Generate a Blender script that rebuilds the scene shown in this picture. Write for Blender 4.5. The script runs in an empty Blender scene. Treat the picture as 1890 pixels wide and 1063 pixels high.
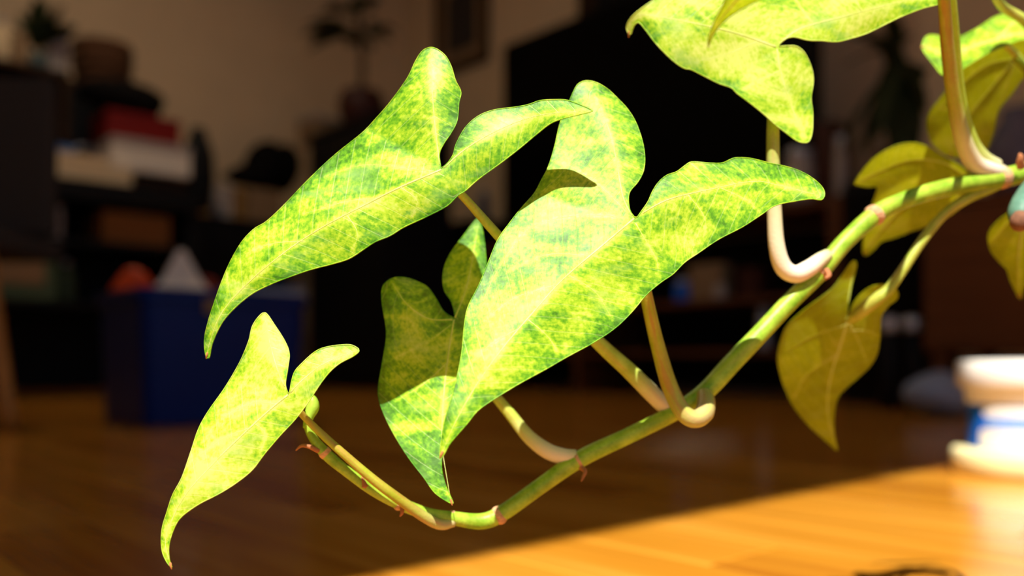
import bpy, bmesh, math, random
import numpy as np
from mathutils import Vector, Matrix
from mathutils.geometry import delaunay_2d_cdt

random.seed(7)
S = bpy.context.scene
C = S.collection

# ------------------------------------------------------------------ camera, sky, sun, exposure
F, CX, HZ, H = 1628.0, 945.0, 665.0, 0.14          # focal length in px, centre column, horizon row, camera height
cam = bpy.data.cameras.new('camera')
cam.sensor_width = 36.0
cam.lens = 36.0 * F / 1890.0
cam.shift_y = (HZ - 531.5) / 1890.0
cam.clip_start = 0.01
cam.dof.use_dof = True
cam.dof.focus_distance = 0.305
cam.dof.aperture_fstop = 4.6
camo = bpy.data.objects.new('camera', cam)
C.objects.link(camo)
camo.location = (0, 0, H)
camo.rotation_euler = (math.pi / 2, 0, 0)
S.camera = camo

W = bpy.data.worlds.new('sky'); S.world = W
W.use_nodes = True
W.node_tree.nodes['Background'].inputs[0].default_value = (0.62, 0.78, 1.0, 1)
W.node_tree.nodes['Background'].inputs[1].default_value = 0.33

SUN = Vector((0.12, 0.60, -1.0)).normalized()
sl = bpy.data.lights.new('sun', 'SUN'); sl.energy = 9.6; sl.angle = 0.009; sl.color = (1.0, 0.95, 0.84)
so = bpy.data.objects.new('sun', sl); C.objects.link(so)
so.rotation_euler = SUN.to_track_quat('-Z', 'Y').to_euler()
so.location = (0, -2, 4)

S.view_settings.view_transform = 'Standard'
S.view_settings.look = 'None'
S.view_settings.gamma = 1.0
S.view_settings.exposure = 0.0
S.view_settings.use_curve_mapping = False

# ------------------------------------------------------------------ coordinates
ROT = math.radians(42.0)
CU, SU = math.cos(ROT), math.sin(ROT)
def room(a, b, z=0.0):                    # room axes (a to the TV wall, b to the far wall) to world
    return Vector((a * CU - b * SU, a * SU + b * CU, z))
def at(px, py, d):                        # pixel and distance to world
    return Vector((d * (px - CX) / F, d, H - d * (py - HZ) / F))
def on_b(px, py, b):                      # pixel on the plane b -> (a, b, z)
    t = (px - CX) / F
    d = b / (-SU * t + CU)
    p = at(px, py, d)
    return (p.x * CU + p.y * SU, b, p.z)
def on_a(px, py, a):
    t = (px - CX) / F
    d = a / (CU * t + SU)
    p = at(px, py, d)
    return (a, -p.x * SU + p.y * CU, p.z)

# ------------------------------------------------------------------ object helpers
def obj(name, me, m=None, parent=None, smooth=False):
    if isinstance(me, bmesh.types.BMesh):
        bm = me; me = bpy.data.meshes.new(name); bm.to_mesh(me); bm.free()
    o = bpy.data.objects.new(name, me)
    C.objects.link(o)
    if m is not None:
        me.materials.clear(); me.materials.append(m)
    if parent is not None:
        o.parent = parent
    if smooth:
        me.polygons.foreach_set('use_smooth', [True] * len(me.polygons))
    return o
def tag(o, label, cat, group=None):
    o['label'] = label; o['category'] = cat
    if group: o['group'] = group
    return o
def thing(name, label, cat, loc, rz=ROT, group=None):
    o = bpy.data.objects.new(name, None); C.objects.link(o)
    o.location = loc; o.rotation_euler = (0, 0, rz)
    o.empty_display_size = 0.05
    return tag(o, label, cat, group)
def box(bm, x0, x1, y0, y1, z0, z1, M=None):
    vs = [bm.verts.new((x, y, z)) for x in (x0, x1) for y in (y0, y1) for z in (z0, z1)]
    for q in ((0, 1, 3, 2), (4, 6, 7, 5), (0, 4, 5, 1), (2, 3, 7, 6), (0, 2, 6, 4), (1, 5, 7, 3)):
        bm.faces.new([vs[i] for i in q])
    if M is not None:
        bmesh.ops.transform(bm, matrix=M, verts=vs)
    return vs
def bevel(bm, w, seg=2):
    bmesh.ops.bevel(bm, geom=list(bm.edges), offset=w, segments=seg, affect='EDGES', profile=0.6)
def bx(name, x0, x1, y0, y1, z0, z1, m, parent=None, bev=0.003, M=None):
    bm = bmesh.new(); box(bm, x0, x1, y0, y1, z0, z1, M)
    bmesh.ops.recalc_face_normals(bm, faces=bm.faces)
    if bev: bevel(bm, bev)
    return obj(name, bm, m, parent)
def lathe(name, prof, m, parent=None, n=32, sx=1.0, sy=1.0):
    bm = bmesh.new(); rings = []
    for r, z in prof:
        if r < 1e-6:
            rings.append([bm.verts.new((0, 0, z))])
        else:
            rings.append([bm.verts.new((r * sx * math.cos(2 * math.pi * i / n), r * sy * math.sin(2 * math.pi * i / n), z)) for i in range(n)])
    for A, B in zip(rings, rings[1:]):
        for i in range(n):
            j = (i + 1) % n
            if len(A) == 1 and len(B) == 1: continue
            if len(A) == 1: bm.faces.new((A[0], B[i], B[j]))
            elif len(B) == 1: bm.faces.new((A[i], B[0], A[j]))
            else: bm.faces.new((A[i], B[i], B[j], A[j]))
    bmesh.ops.recalc_face_normals(bm, faces=bm.faces)
    return obj(name, bm, m, parent, smooth=True)
def catmull(P, n):
    P = [np.array(p, float) for p in P]
    Q = [2 * P[0] - P[1]] + P + [2 * P[-1] - P[-2]]
    out = []
    for i in range(1, len(Q) - 2):
        a, b, c, d = Q[i - 1:i + 3]
        for k in range(n):
            t = k / n
            out.append(0.5 * (2 * b + (c - a) * t + (2 * a - 5 * b + 4 * c - d) * t * t + (3 * b - a - 3 * c + d) * t ** 3))
    out.append(P[-1])
    return out
def tube_mesh(name, pts, ring=12, cap=True):
    """pts: (x, y, z, r, pale) samples"""
    V, Fc, tt, pale, ang = [], [], [], [], []
    P = [Vector(p[:3]) for p in pts]
    T = [(P[min(i + 1, len(P) - 1)] - P[max(i - 1, 0)]).normalized() for i in range(len(P))]
    N = T[0].orthogonal().normalized()
    up = Vector((0, -1, 0.2)).normalized()
    N = (up - T[0] * up.dot(T[0]))
    N = N.normalized() if N.length > 1e-4 else T[0].orthogonal().normalized()
    L = 0.0
    for i, p in enumerate(P):
        if i:
            L += (p - P[i - 1]).length
            N = (N - T[i] * N.dot(T[i])).normalized()
        B = T[i].cross(N)
        r = pts[i][3]
        for k in range(ring):
            th = 2 * math.pi * k / ring
            V.append(p + (N * math.cos(th) + B * math.sin(th)) * r)
            tt.append(L * 1000); pale.append(pts[i][4] if len(pts[i]) > 4 else 0.0); ang.append(math.sin(th))
    n = len(P)
    for i in range(n - 1):
        for k in range(ring):
            j = (k + 1) % ring
            Fc.append((i * ring + k, i * ring + j, (i + 1) * ring + j, (i + 1) * ring + k))
    if cap:
        for base, p, t, r, s in ((0, P[0], T[0], pts[0][3], -1), ((n - 1) * ring, P[-1], T[-1], pts[-1][3], 1)):
            V.append(p + t * s * r * 0.6); c = len(V) - 1
            tt.append(tt[base]); pale.append(pale[base]); ang.append(0)
            for k in range(ring):
                j = (k + 1) % ring
                Fc.append((base + k, c, base + j) if s < 0 else (base + k, base + j, c))
    me = bpy.data.meshes.new(name)
    me.from_pydata([tuple(v) for v in V], [], Fc)
    for nm, arr in (('tt', tt), ('pale', pale), ('ang', ang)):
        at_ = me.attributes.new(nm, 'FLOAT', 'POINT'); at_.data.foreach_set('value', arr)
    return me
def ptube(name, ctrl, m, parent=None, n=8, ring=14):
    """ctrl: (px, py, depth, radius px[, pale]) -> tube object"""
    P = []
    for c in ctrl:
        w = at(c[0], c[1], c[2]); P.append((w.x, w.y, w.z, c[3] * c[2] / F, c[4] if len(c) > 4 else 0.0))
    return obj(name, tube_mesh(name, catmull(P, n), ring), m, parent, smooth=True)
def wtube(name, ctrl, m, parent=None, n=6, ring=10):
    P = [tuple(c) + ((0.0,) if len(c) == 4 else ()) for c in ctrl]
    return obj(name, tube_mesh(name, catmull(P, n), ring), m, parent, smooth=True)

# ------------------------------------------------------------------ materials
class NT:
    def __init__(s, name):
        s.m = bpy.data.materials.new(name); s.m.use_nodes = True
        s.t = s.m.node_tree; s.t.nodes.clear()
        s.out = s.t.nodes.new('ShaderNodeOutputMaterial')
    def n(s, typ, ins=None, **kw):
        nd = s.t.nodes.new('ShaderNode' + typ)
        for k, v in kw.items(): setattr(nd, k, v)
        for k, v in (ins or {}).items():
            sock = nd.inputs[k]
            if isinstance(v, bpy.types.NodeSocket): s.t.links.new(v, sock)
            else: sock.default_value = v
        return nd
    def math(s, op, a, b=0.0, c=0.0, clamp=False):
        return s.n('Math', {0: a, 1: b, 2: c}, operation=op, use_clamp=clamp).outputs[0]
    def attr(s, nm): return s.n('Attribute', attribute_name=nm).outputs['Fac']
    def ramp(s, fac, stops, interp='LINEAR'):
        r = s.n('ValToRGB', {0: fac}); r.color_ramp.interpolation = interp
        el = r.color_ramp.elements
        while len(el) < len(stops): el.new(0.5)
        for e, (p, c) in zip(el, stops): e.position = p; e.color = tuple(c) + ((1,) if len(c) == 3 else ())
        return r.outputs[0]
    def mix(s, fac, a, b):
        nd = s.t.nodes.new('ShaderNodeMix'); nd.data_type = 'RGBA'
        for k, v in ((0, fac), (6, a), (7, b)):
            if isinstance(v, bpy.types.NodeSocket): s.t.links.new(v, nd.inputs[k])
            else: nd.inputs[k].default_value = v if k == 0 else tuple(v) + ((1,) if len(v) == 3 else ())
        return nd.outputs[2]
    def done(s, shader):
        s.t.links.new(shader, s.out.inputs[0]); return s.m

def plain(name, col, rough=0.6, var=0.15, scale=30.0, metal=0.0, spec=0.3, bump=0.1, coat=0.0):
    t = NT(name)
    co = t.n('TexCoord').outputs['Object']
    nz = t.n('TexNoise', {'Vector': co, 'Scale': scale, 'Detail': 4.0}).outputs[0]
    c0 = tuple(max(0, c * (1 - var)) for c in col); c1 = tuple(min(1, c * (1 + var)) for c in col)
    cc = t.ramp(nz, [(0.3, c0), (0.7, c1)])
    bp = t.n('Bump', {'Strength': bump, 'Distance': 0.002, 'Height': nz}).outputs[0]
    p = t.n('BsdfPrincipled', {'Base Color': cc, 'Roughness': rough, 'Metallic': metal, 'Specular IOR Level': spec, 'Normal': bp, 'Coat Weight': coat})
    return t.done(p.outputs[0])
def wood(name, c0, c1, rough=0.45, axis=0, scale=3.0, spec=0.3):
    t = NT(name)
    co = t.n('TexCoord').outputs['Object']
    sc = [14.0, 14.0, 14.0]; sc[axis] = 0.8
    mp = t.n('Mapping', {'Vector': co, 'Scale': sc}).outputs[0]
    nz = t.n('TexNoise', {'Vector': mp, 'Scale': scale, 'Detail': 6.0, 'Roughness': 0.65}).outputs[0]
    cc = t.ramp(nz, [(0.3, c0), (0.7, c1)])
    bp = t.n('Bump', {'Strength': 0.15, 'Distance': 0.001, 'Height': nz}).outputs[0]
    p = t.n('BsdfPrincipled', {'Base Color': cc, 'Roughness': rough, 'Specular IOR Level': spec, 'Normal': bp})
    return t.done(p.outputs[0])
def plank_mat():
    t = NT('bamboo_floorboard')
    co = t.n('TexCoord').outputs['Object']
    rnd = t.n('ObjectInfo').outputs['Random']
    off = t.n('CombineXYZ', {0: t.math('MULTIPLY', rnd, 7.0), 1: t.math('MULTIPLY', rnd, 13.0), 2: 0.0}).outputs[0]
    vv = t.n('VectorMath', {0: co, 1: off}, operation='ADD').outputs[0]
    mp = t.n('Mapping', {'Vector': vv, 'Scale': (60.0, 1.6, 1.0)}).outputs[0]
    nz = t.n('TexNoise', {'Vector': mp, 'Scale': 1.0, 'Detail': 5.0, 'Roughness': 0.6}).outputs[0]
    mp2 = t.n('Mapping', {'Vector': vv, 'Scale': (9.0, 1.2, 1.0)}).outputs[0]
    nz2 = t.n('TexNoise', {'Vector': mp2, 'Scale': 2.0, 'Detail': 2.0}).outputs[0]
    f = t.math('ADD', t.math('MULTIPLY', nz, 0.45), t.math('MULTIPLY', nz2, 0.55))
    f = t.math('ADD', f, t.math('MULTIPLY', t.math('SUBTRACT', rnd, 0.5), 0.22))
    cc = t.ramp(f, [(0.28, (0.34, 0.105, 0.008)), (0.5, (0.52, 0.21, 0.016)), (0.72, (0.68, 0.305, 0.040))])
    bp = t.n('Bump', {'Strength': 0.06, 'Distance': 0.001, 'Height': nz}).outputs[0]
    p = t.n('BsdfPrincipled', {'Base Color': cc, 'Roughness': 0.17, 'Specular IOR Level': 0.5, 'Normal': bp})
    return t.done(p.outputs[0])

def leaf_mat(name, seed, green=0.0, yellow=0.0, trans=0.30, tcol=(0.62, 0.72, 0.03), spec=0.3, rough=0.45):
    """variegated leaf: blotches stretched along the side veins, pale ribs, fine speckle"""
    t = NT(name)
    va, vb, vd, ed = t.attr('va'), t.attr('vb'), t.attr('vd'), t.attr('ed')
    co = t.n('TexCoord').outputs['Object']
    v1 = t.n('Mapping', {'Vector': co, 'Location': (seed, seed * 1.7, 0), 'Rotation': (0, .7, 0), 'Scale': (42.0, 42.0, 88.0)}).outputs[0]
    n1 = t.n('TexNoise', {'Vector': v1, 'Scale': 1.0, 'Detail': 3.0, 'Roughness': 0.55, 'Distortion': 0.5}).outputs[0]
    v2 = t.n('CombineXYZ', {0: t.math('MULTIPLY', va, 0.55), 1: t.math('MULTIPLY', vb, 0.24), 2: float(seed) + 3.3}).outputs[0]
    n2 = t.n('TexNoise', {'Vector': v2, 'Scale': 1.0, 'Detail': 6.0, 'Roughness': 0.75}).outputs[0]
    n3 = t.n('TexNoise', {'Vector': co, 'Scale': 650.0, 'Detail': 3.0, 'Roughness': 0.6}).outputs[0]
    f = t.math('ADD', t.math('MULTIPLY', n1, 0.62), t.math('MULTIPLY', n2, 0.42))
    f = t.math('ADD', f, t.math('MULTIPLY', t.math('SUBTRACT', n3, 0.5), 0.40))
    # ribs pale, margin greener
    rib = t.math('SUBTRACT', 1.0, t.math('DIVIDE', vd, 1.7), clamp=True)
    f = t.math('ADD', f, t.math('MULTIPLY', rib, 0.13))
    mar = t.math('SUBTRACT', 1.0, t.math('DIVIDE', ed, 4.5), clamp=True)
    f = t.math('SUBTRACT', f, t.math('MULTIPLY', mar, 0.10))
    f = t.math('SUBTRACT', f, green)
    f = t.math('MULTIPLY_ADD', t.math('SUBTRACT', f, 0.525), 1.22, 0.538)
    cc = t.ramp(f, [(0.30, (0.035, 0.18, 0.008)), (0.42, (0.115, 0.39, 0.010)), (0.50, (0.27, 0.54, 0.016)),
                    (0.58, (0.46, 0.68, 0.030)), (0.76, (0.70, 0.82, 0.17))])
    # mint patches: pale variegation, with the sky's sheen painted into the colour
    v4 = t.n('Mapping', {'Vector': co, 'Location': (seed + 4, seed, 3.0), 'Rotation': (0, .7, 0), 'Scale': (60.0, 60.0, 130.0)}).outputs[0]
    n4 = t.n('TexNoise', {'Vector': v4, 'Scale': 1.0, 'Detail': 4.0, 'Roughness': 0.6}).outputs[0]
    cc = t.mix(t.math('MULTIPLY', t.math('SUBTRACT', n4, 0.53), 2.8, clamp=True), cc, (0.27, 0.53, 0.14))
    if yellow:
        cc = t.mix(yellow, cc, (0.50, 0.49, 0.006))
    # fine side veins
    wv = t.math('SINE', t.math('MULTIPLY', va, 1.05))
    ln = t.math('MULTIPLY', t.math('SUBTRACT', wv, 0.965, clamp=True), 25.0, clamp=True)
    cc = t.mix(t.math('MULTIPLY', ln, 0.22), cc, (0.80, 0.88, 0.35))
    hgt = t.math('ADD', t.math('MULTIPLY', ln, 0.5), t.math('MULTIPLY', n3, 0.5))
    bp = t.n('Bump', {'Strength': 0.22, 'Distance': 0.0006, 'Height': hgt}).outputs[0]
    p = t.n('BsdfPrincipled', {'Base Color': cc, 'Roughness': rough, 'Specular IOR Level': spec, 'Normal': bp})
    tc = t.mix(0.5, cc, tcol)
    tr = t.n('BsdfTranslucent', {'Color': tc})
    sh = t.n('MixShader', {0: trans, 1: p.outputs[0], 2: tr.outputs[0]})
    return t.done(sh.outputs[0])

def stem_mat(name, c0, c1, pale=(0.92, 0.79, 0.62), stripe=(0.42, 0.13, 0.03), samt=0.0, trans=0.12):
    t = NT(name)
    pa, tt, an = t.attr('pale'), t.attr('tt'), t.attr('ang')
    co = t.n('TexCoord').outputs['Object']
    n1 = t.n('TexNoise', {'Vector': co, 'Scale': 160.0, 'Detail': 4.0}).outputs[0]
    v = t.n('CombineXYZ', {0: t.math('MULTIPLY', tt, 0.05), 1: t.math('MULTIPLY', an, 1.6), 2: 1.0}).outputs[0]
    n2 = t.n('TexNoise', {'Vector': v, 'Scale': 1.0, 'Detail': 3.0}).outputs[0]
    n5 = t.n('TexNoise', {'Vector': co, 'Scale': 900.0, 'Detail': 2.0}).outputs[0]
    cc = t.ramp(t.math('ADD', t.math('MULTIPLY', n1, 0.7), t.math('MULTIPLY', n5, 0.3)), [(0.35, c0), (0.65, c1)])
    if samt:
        s = t.math('MULTIPLY', t.math('SUBTRACT', n2, 0.42), 5.0, clamp=True)
        cc = t.mix(t.math('MULTIPLY', s, samt), cc, stripe)
    cc = t.mix(t.math('MULTIPLY', pa, 1.0, clamp=True), cc, pale)
    bp = t.n('Bump', {'Strength': 0.2, 'Distance': 0.0005, 'Height': n5}).outputs[0]
    p = t.n('BsdfPrincipled', {'Base Color': cc, 'Roughness': 0.42, 'Specular IOR Level': 0.4, 'Normal': bp})
    tr = t.n('BsdfTranslucent', {'Color': cc})
    sh = t.n('MixShader', {0: trans, 1: p.outputs[0], 2: tr.outputs[0]})
    return t.done(sh.outputs[0])

M = {}
M['wall'] = plain('beige_wall_paint', (0.76, 0.58, 0.37), 0.85, 0.03, 8.0, spec=0.1)
M['ceil'] = plain('white_ceiling_paint', (0.80, 0.74, 0.64), 0.9, 0.02, 8.0, spec=0.1)
M['floor'] = plank_mat()
M['gap'] = plain('floor_underlay', (0.05, 0.02, 0.005), 0.8, 0.2)
M['trimw'] = plain('door_frame_paint', (0.55, 0.5, 0.42), 0.6, 0.03)
M['black'] = plain('black_lacquer', (0.006, 0.006, 0.007), 0.55, 0.2, spec=0.15)
M['blackcloth'] = plain('black_cloth', (0.007, 0.006, 0.006), 0.9, 0.3, 60, spec=0.05)
M['screen'] = plain('dark_glass_screen', (0.002, 0.002, 0.002), 0.30, 0.1, spec=0.05, bump=0.0)
M['brown'] = wood('reddish_brown_wood', (0.075, 0.024, 0.007), (0.15, 0.05, 0.014), 0.45, 1)
M['darkbrown'] = wood('dark_brown_wood', (0.03, 0.014, 0.006), (0.06, 0.028, 0.012), 0.6, 0, spec=0.15)
M['legwood'] = wood('honey_wood', (0.42, 0.16, 0.03), (0.60, 0.27, 0.06), 0.5, 2)
M['charcoal'] = plain('charcoal_fabric', (0.055, 0.047, 0.042), 0.9, 0.15, 200, spec=0.05)
M['blue'] = plain('blue_plastic', (0.002, 0.018, 0.15), 0.35, 0.05, 12, spec=0.15, bump=0.0)
M['ltblue'] = plain('light_blue_plastic', (0.10, 0.26, 0.60), 0.5, 0.1)
M['white'] = plain('white_paper', (0.84, 0.76, 0.66), 0.8, 0.05)
M['cream'] = plain('cream_paper', (0.80, 0.62, 0.38), 0.8, 0.06)
M['greyw'] = plain('grey_white_card', (0.42, 0.37, 0.34), 0.8, 0.08)
M['red'] = plain('red_card', (0.20, 0.002, 0.001), 0.6, 0.1)
M['orange'] = plain('orange_red_plastic', (0.75, 0.075, 0.012), 0.5, 0.1)
M['darkred'] = plain('dark_red_cloth', (0.22, 0.012, 0.006), 0.8, 0.15)
M['card'] = plain('brown_cardboard', (0.34, 0.13, 0.03), 0.85, 0.1, 40)
M['green'] = plain('dull_green_plastic', (0.075, 0.12, 0.06), 0.5, 0.15)
M['amber'] = plain('amber_card', (0.32, 0.17, 0.045), 0.8, 0.12)
M['tan'] = plain('tan_card', (0.30, 0.19, 0.10), 0.85, 0.12)
M['navy'] = plain('navy_glaze', (0.03, 0.06, 0.12), 0.4, 0.2)
M['teal'] = plain('teal_glass', (0.03, 0.07, 0.08), 0.3, 0.2)
M['pot_red'] = plain('dark_red_glaze', (0.05, 0.010, 0.006), 0.5, 0.2)
M['dkleaf'] = plain('dark_green_leaf', (0.020, 0.030, 0.008), 0.6, 0.3, spec=0.15)
M['bark'] = plain('brown_bark', (0.05, 0.03, 0.015), 0.9, 0.3)
M['soil'] = plain('potting_soil', (0.025, 0.016, 0.010), 0.95, 0.4, 120, bump=0.6)
M['terra'] = plain('terracotta', (0.42, 0.16, 0.08), 0.8, 0.1)
M['wicker'] = plain('brown_wicker', (0.09, 0.035, 0.012), 0.85, 0.4, 90, bump=0.6)
M['steel'] = plain('pale_steel', (0.55, 0.60, 0.68), 0.3, 0.05, metal=0.6)
M['tubw'] = plain('white_tub_plastic', (0.86, 0.83, 0.78), 0.4, 0.01, spec=0.4, bump=0.0)
M['tubblue'] = plain('bright_blue_print', (0.012, 0.14, 0.72), 0.4, 0.03, bump=0.0)
M['tubpale'] = plain('pale_blue_print', (0.30, 0.48, 0.84), 0.4, 0.03, bump=0.0)
M['dish'] = plain('pale_yellow_plastic', (0.84, 0.76, 0.42), 0.45, 0.02, bump=0.0)
M['bagp'] = plain('pale_blue_plastic_film', (0.28, 0.34, 0.48), 0.45, 0.12, 25, bump=0.3)

# ------------------------------------------------------------------ room shell
A0, A1, B0, B1, ZC = -2.4, 3.30, -0.40, 4.70, 2.80
LINTEL = 2.69
def struct(o): o['kind'] = 'structure'; return o
def rbox(name, a0, a1, b0, b1, z0, z1, m, bev=0.0, parent=None):
    o = bx(name, a0, a1, b0, b1, z0, z1, m, parent, bev)
    if parent is None: o.rotation_euler = (0, 0, ROT)
    return o
floor = struct(rbox('floor', A0, A1, B0, B1, -0.06, -0.012, M['gap']))
struct(rbox('ceiling', A0 - .1, A1 + .1, B0 - .1, B1 + .1, ZC, ZC + .1, M['ceil']))
struct(rbox('wall_back', A0 - .1, A1 + .1, B1, B1 + .1, -0.06, ZC, M['wall']))
struct(rbox('wall_right', A1, A1 + .1, B0, B1, -0.06, ZC, M['wall']))
struct(rbox('wall_left', A0 - .1, A0, B0, B1, -0.06, ZC, M['wall']))
bm = bmesh.new()                                      # the wall behind the camera with its wide garden-door opening
OA0, OA1 = -1.3, 2.0
box(bm, A0 - .1, OA0, B0 - .1, B0, -0.06, ZC); box(bm, OA1, A1 + .1, B0 - .1, B0, -0.06, ZC); box(bm, OA0, OA1, B0 - .1, B0, LINTEL, ZC)
w = struct(obj('wall_front', bm, M['wall'])); w.rotation_euler = (0, 0, ROT)
bm = bmesh.new()
box(bm, OA0, OA0 + .05, B0 - .09, B0 + .01, -0.012, LINTEL); box(bm, OA1 - .05, OA1, B0 - .09, B0 + .01, -0.012, LINTEL)
d = struct(obj('door_1', bm, M['trimw'])); d.rotation_euler = (0, 0, ROT)
struct(rbox('baseboard_back', A0, A1, B1 - .015, B1, -0.012, .09, M['trimw'], .003))
struct(rbox('baseboard_right', A1 - .015, A1, B0, B1 - .015, -0.012, .09, M['trimw'], .003))

lamp = thing('added_ceiling_lamp', 'added ceiling lamp, out of view, that brightens the beige wall', 'lamp', room(0.9, 2.9, ZC), ROT)  # unseen lamp added as warm fill to brighten the far wall
lathe('fill_lamp_base', [(0, 0), (.21, 0), (.21, -.02), (.17, -.025), (0, -.025)], M['trimw'], lamp)
t = NT('fill_lamp_glow')
lathe('fill_lamp_shade', [(.16, -.026), (.155, -.05), (.11, -.075), (0, -.085)], t.done(t.n('Emission', {'Color': (1.0, .80, .55, 1), 'Strength': 4.0}).outputs[0]), lamp)
ll = bpy.data.lights.new('fill_lamp_light', 'AREA'); ll.shape = 'DISK'; ll.size = .34; ll.energy = 11.0; ll.color = (1.0, .80, .56)
lo = bpy.data.objects.new('fill_lamp_light', ll); C.objects.link(lo); lo.parent = lamp; lo.location = (0, 0, -.09)

# floorboards, each a part of the floor
PW, PL = 0.088, 0.96
bm = bmesh.new(); box(bm, 0.0006, PW - 0.0006, 0.0006, PL - 0.0006, -0.012, 0.0)
bmesh.ops.recalc_face_normals(bm, faces=bm.faces)
bmesh.ops.bevel(bm, geom=[e for e in bm.edges if all(v.co.z > -0.001 for v in e.verts)], offset=0.0009, segments=1, affect='EDGES')
plank_me = bpy.data.meshes.new('floorboard'); bm.to_mesh(plank_me); bm.free(); plank_me.materials.append(M['floor'])
rows = int((A1 - A0) / PW); rest = bmesh.new(); npl = 0
for r in range(rows + 1):
    a = A0 + r * PW
    off = (r * 0.37) % 1.0 * PL
    b = B0 - off
    while b < B1:
        show = False
        for (fa, fb) in ((.5, .5), (.5, 0.02), (.5, .98), (0, 0), (1, 1)):
            p = room(a + fa * PW, b + fb * PL)
            if p.y > 0.45 and abs(p.x) < 0.62 * p.y + 0.12 and p.y < 3.6: show = True
        lo, hi, ahi = max(b, B0), min(b + PL, B1), min(a + PW, A1)
        if show and hi - lo > PL - 1e-4 and ahi - a > PW - 1e-4:
            o = bpy.data.objects.new('floorboard', plank_me); C.objects.link(o)
            o.parent = floor; o.location = (a, b, 0); npl += 1
        elif hi - lo > 0.01 and ahi - a > 0.004:
            box(rest, a + .0006, ahi - .0006, lo + .0006, hi - .0006, -0.012, 0.0)
        b += PL
bmesh.ops.recalc_face_normals(rest, faces=rest.faces)
ro = obj('floorboards', rest, M['floor'], floor); ro['kind'] = 'stuff'

# ------------------------------------------------------------------ the vine
def seg_dist(P, A, B):
    AB = B - A; L = (AB ** 2).sum()
    t = np.clip(((P - A) @ AB) / max(L, 1e-9), 0, 1)
    Q = A + t[:, None] * AB
    d = np.sqrt(((P - Q) ** 2).sum(1))
    cr = AB[0] * (P - A)[:, 1] - AB[1] * (P - A)[:, 0]
    return d, t * math.sqrt(L), np.sign(cr)
def poly_dist(P, line):
    best = np.full(len(P), 1e9); al = np.zeros(len(P)); sg = np.ones(len(P)); acc = 0.0
    for A, B in zip(line[:-1], line[1:]):
        d, t, s = seg_dist(P, A, B)
        m_ = d < best
        best[m_] = d[m_]; al[m_] = acc + t[m_]; sg[m_] = s[m_]
        acc += math.sqrt(((B - A) ** 2).sum())
    return best, al, sg
def resample(P, step):
    P = np.array(P); s = np.concatenate([[0], np.cumsum(np.sqrt((np.diff(P, axis=0) ** 2).sum(1)))])
    n = max(2, int(s[-1] / step)); u = np.linspace(0, s[-1], n + 1)
    return np.stack([np.interp(u, s, P[:, 0]), np.interp(u, s, P[:, 1])], 1)
def inside(P, poly):
    x, y = P[:, 0], P[:, 1]; c = np.zeros(len(P), bool); n = len(poly)
    for i in range(n):
        x0, y0 = poly[i]; x1, y1 = poly[(i + 1) % n]
        if y0 == y1: continue
        m_ = ((y0 > y) != (y1 > y)) & (x < (x1 - x0) * (y - y0) / (y1 - y0) + x0)
        c ^= m_
    return c

plant = thing('arrowhead_vine', 'trailing arrowhead vine with lime and green variegated leaves lit by sun', 'plant', (0.42, 0.31, 0.262), 0.0)
plant_inv = Matrix.Translation(-Vector((0.42, 0.31, 0.262)))
def under_plant(o):
    o.matrix_parent_inverse = plant_inv
    return o

rib_mat = stem_mat('leaf_rib', (0.62, 0.72, 0.12), (0.80, 0.86, 0.32), trans=0.2)
tip_mat = plain('dry_leaf_tip', (0.42, 0.17, 0.05), 0.8, 0.2, 200)

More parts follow.
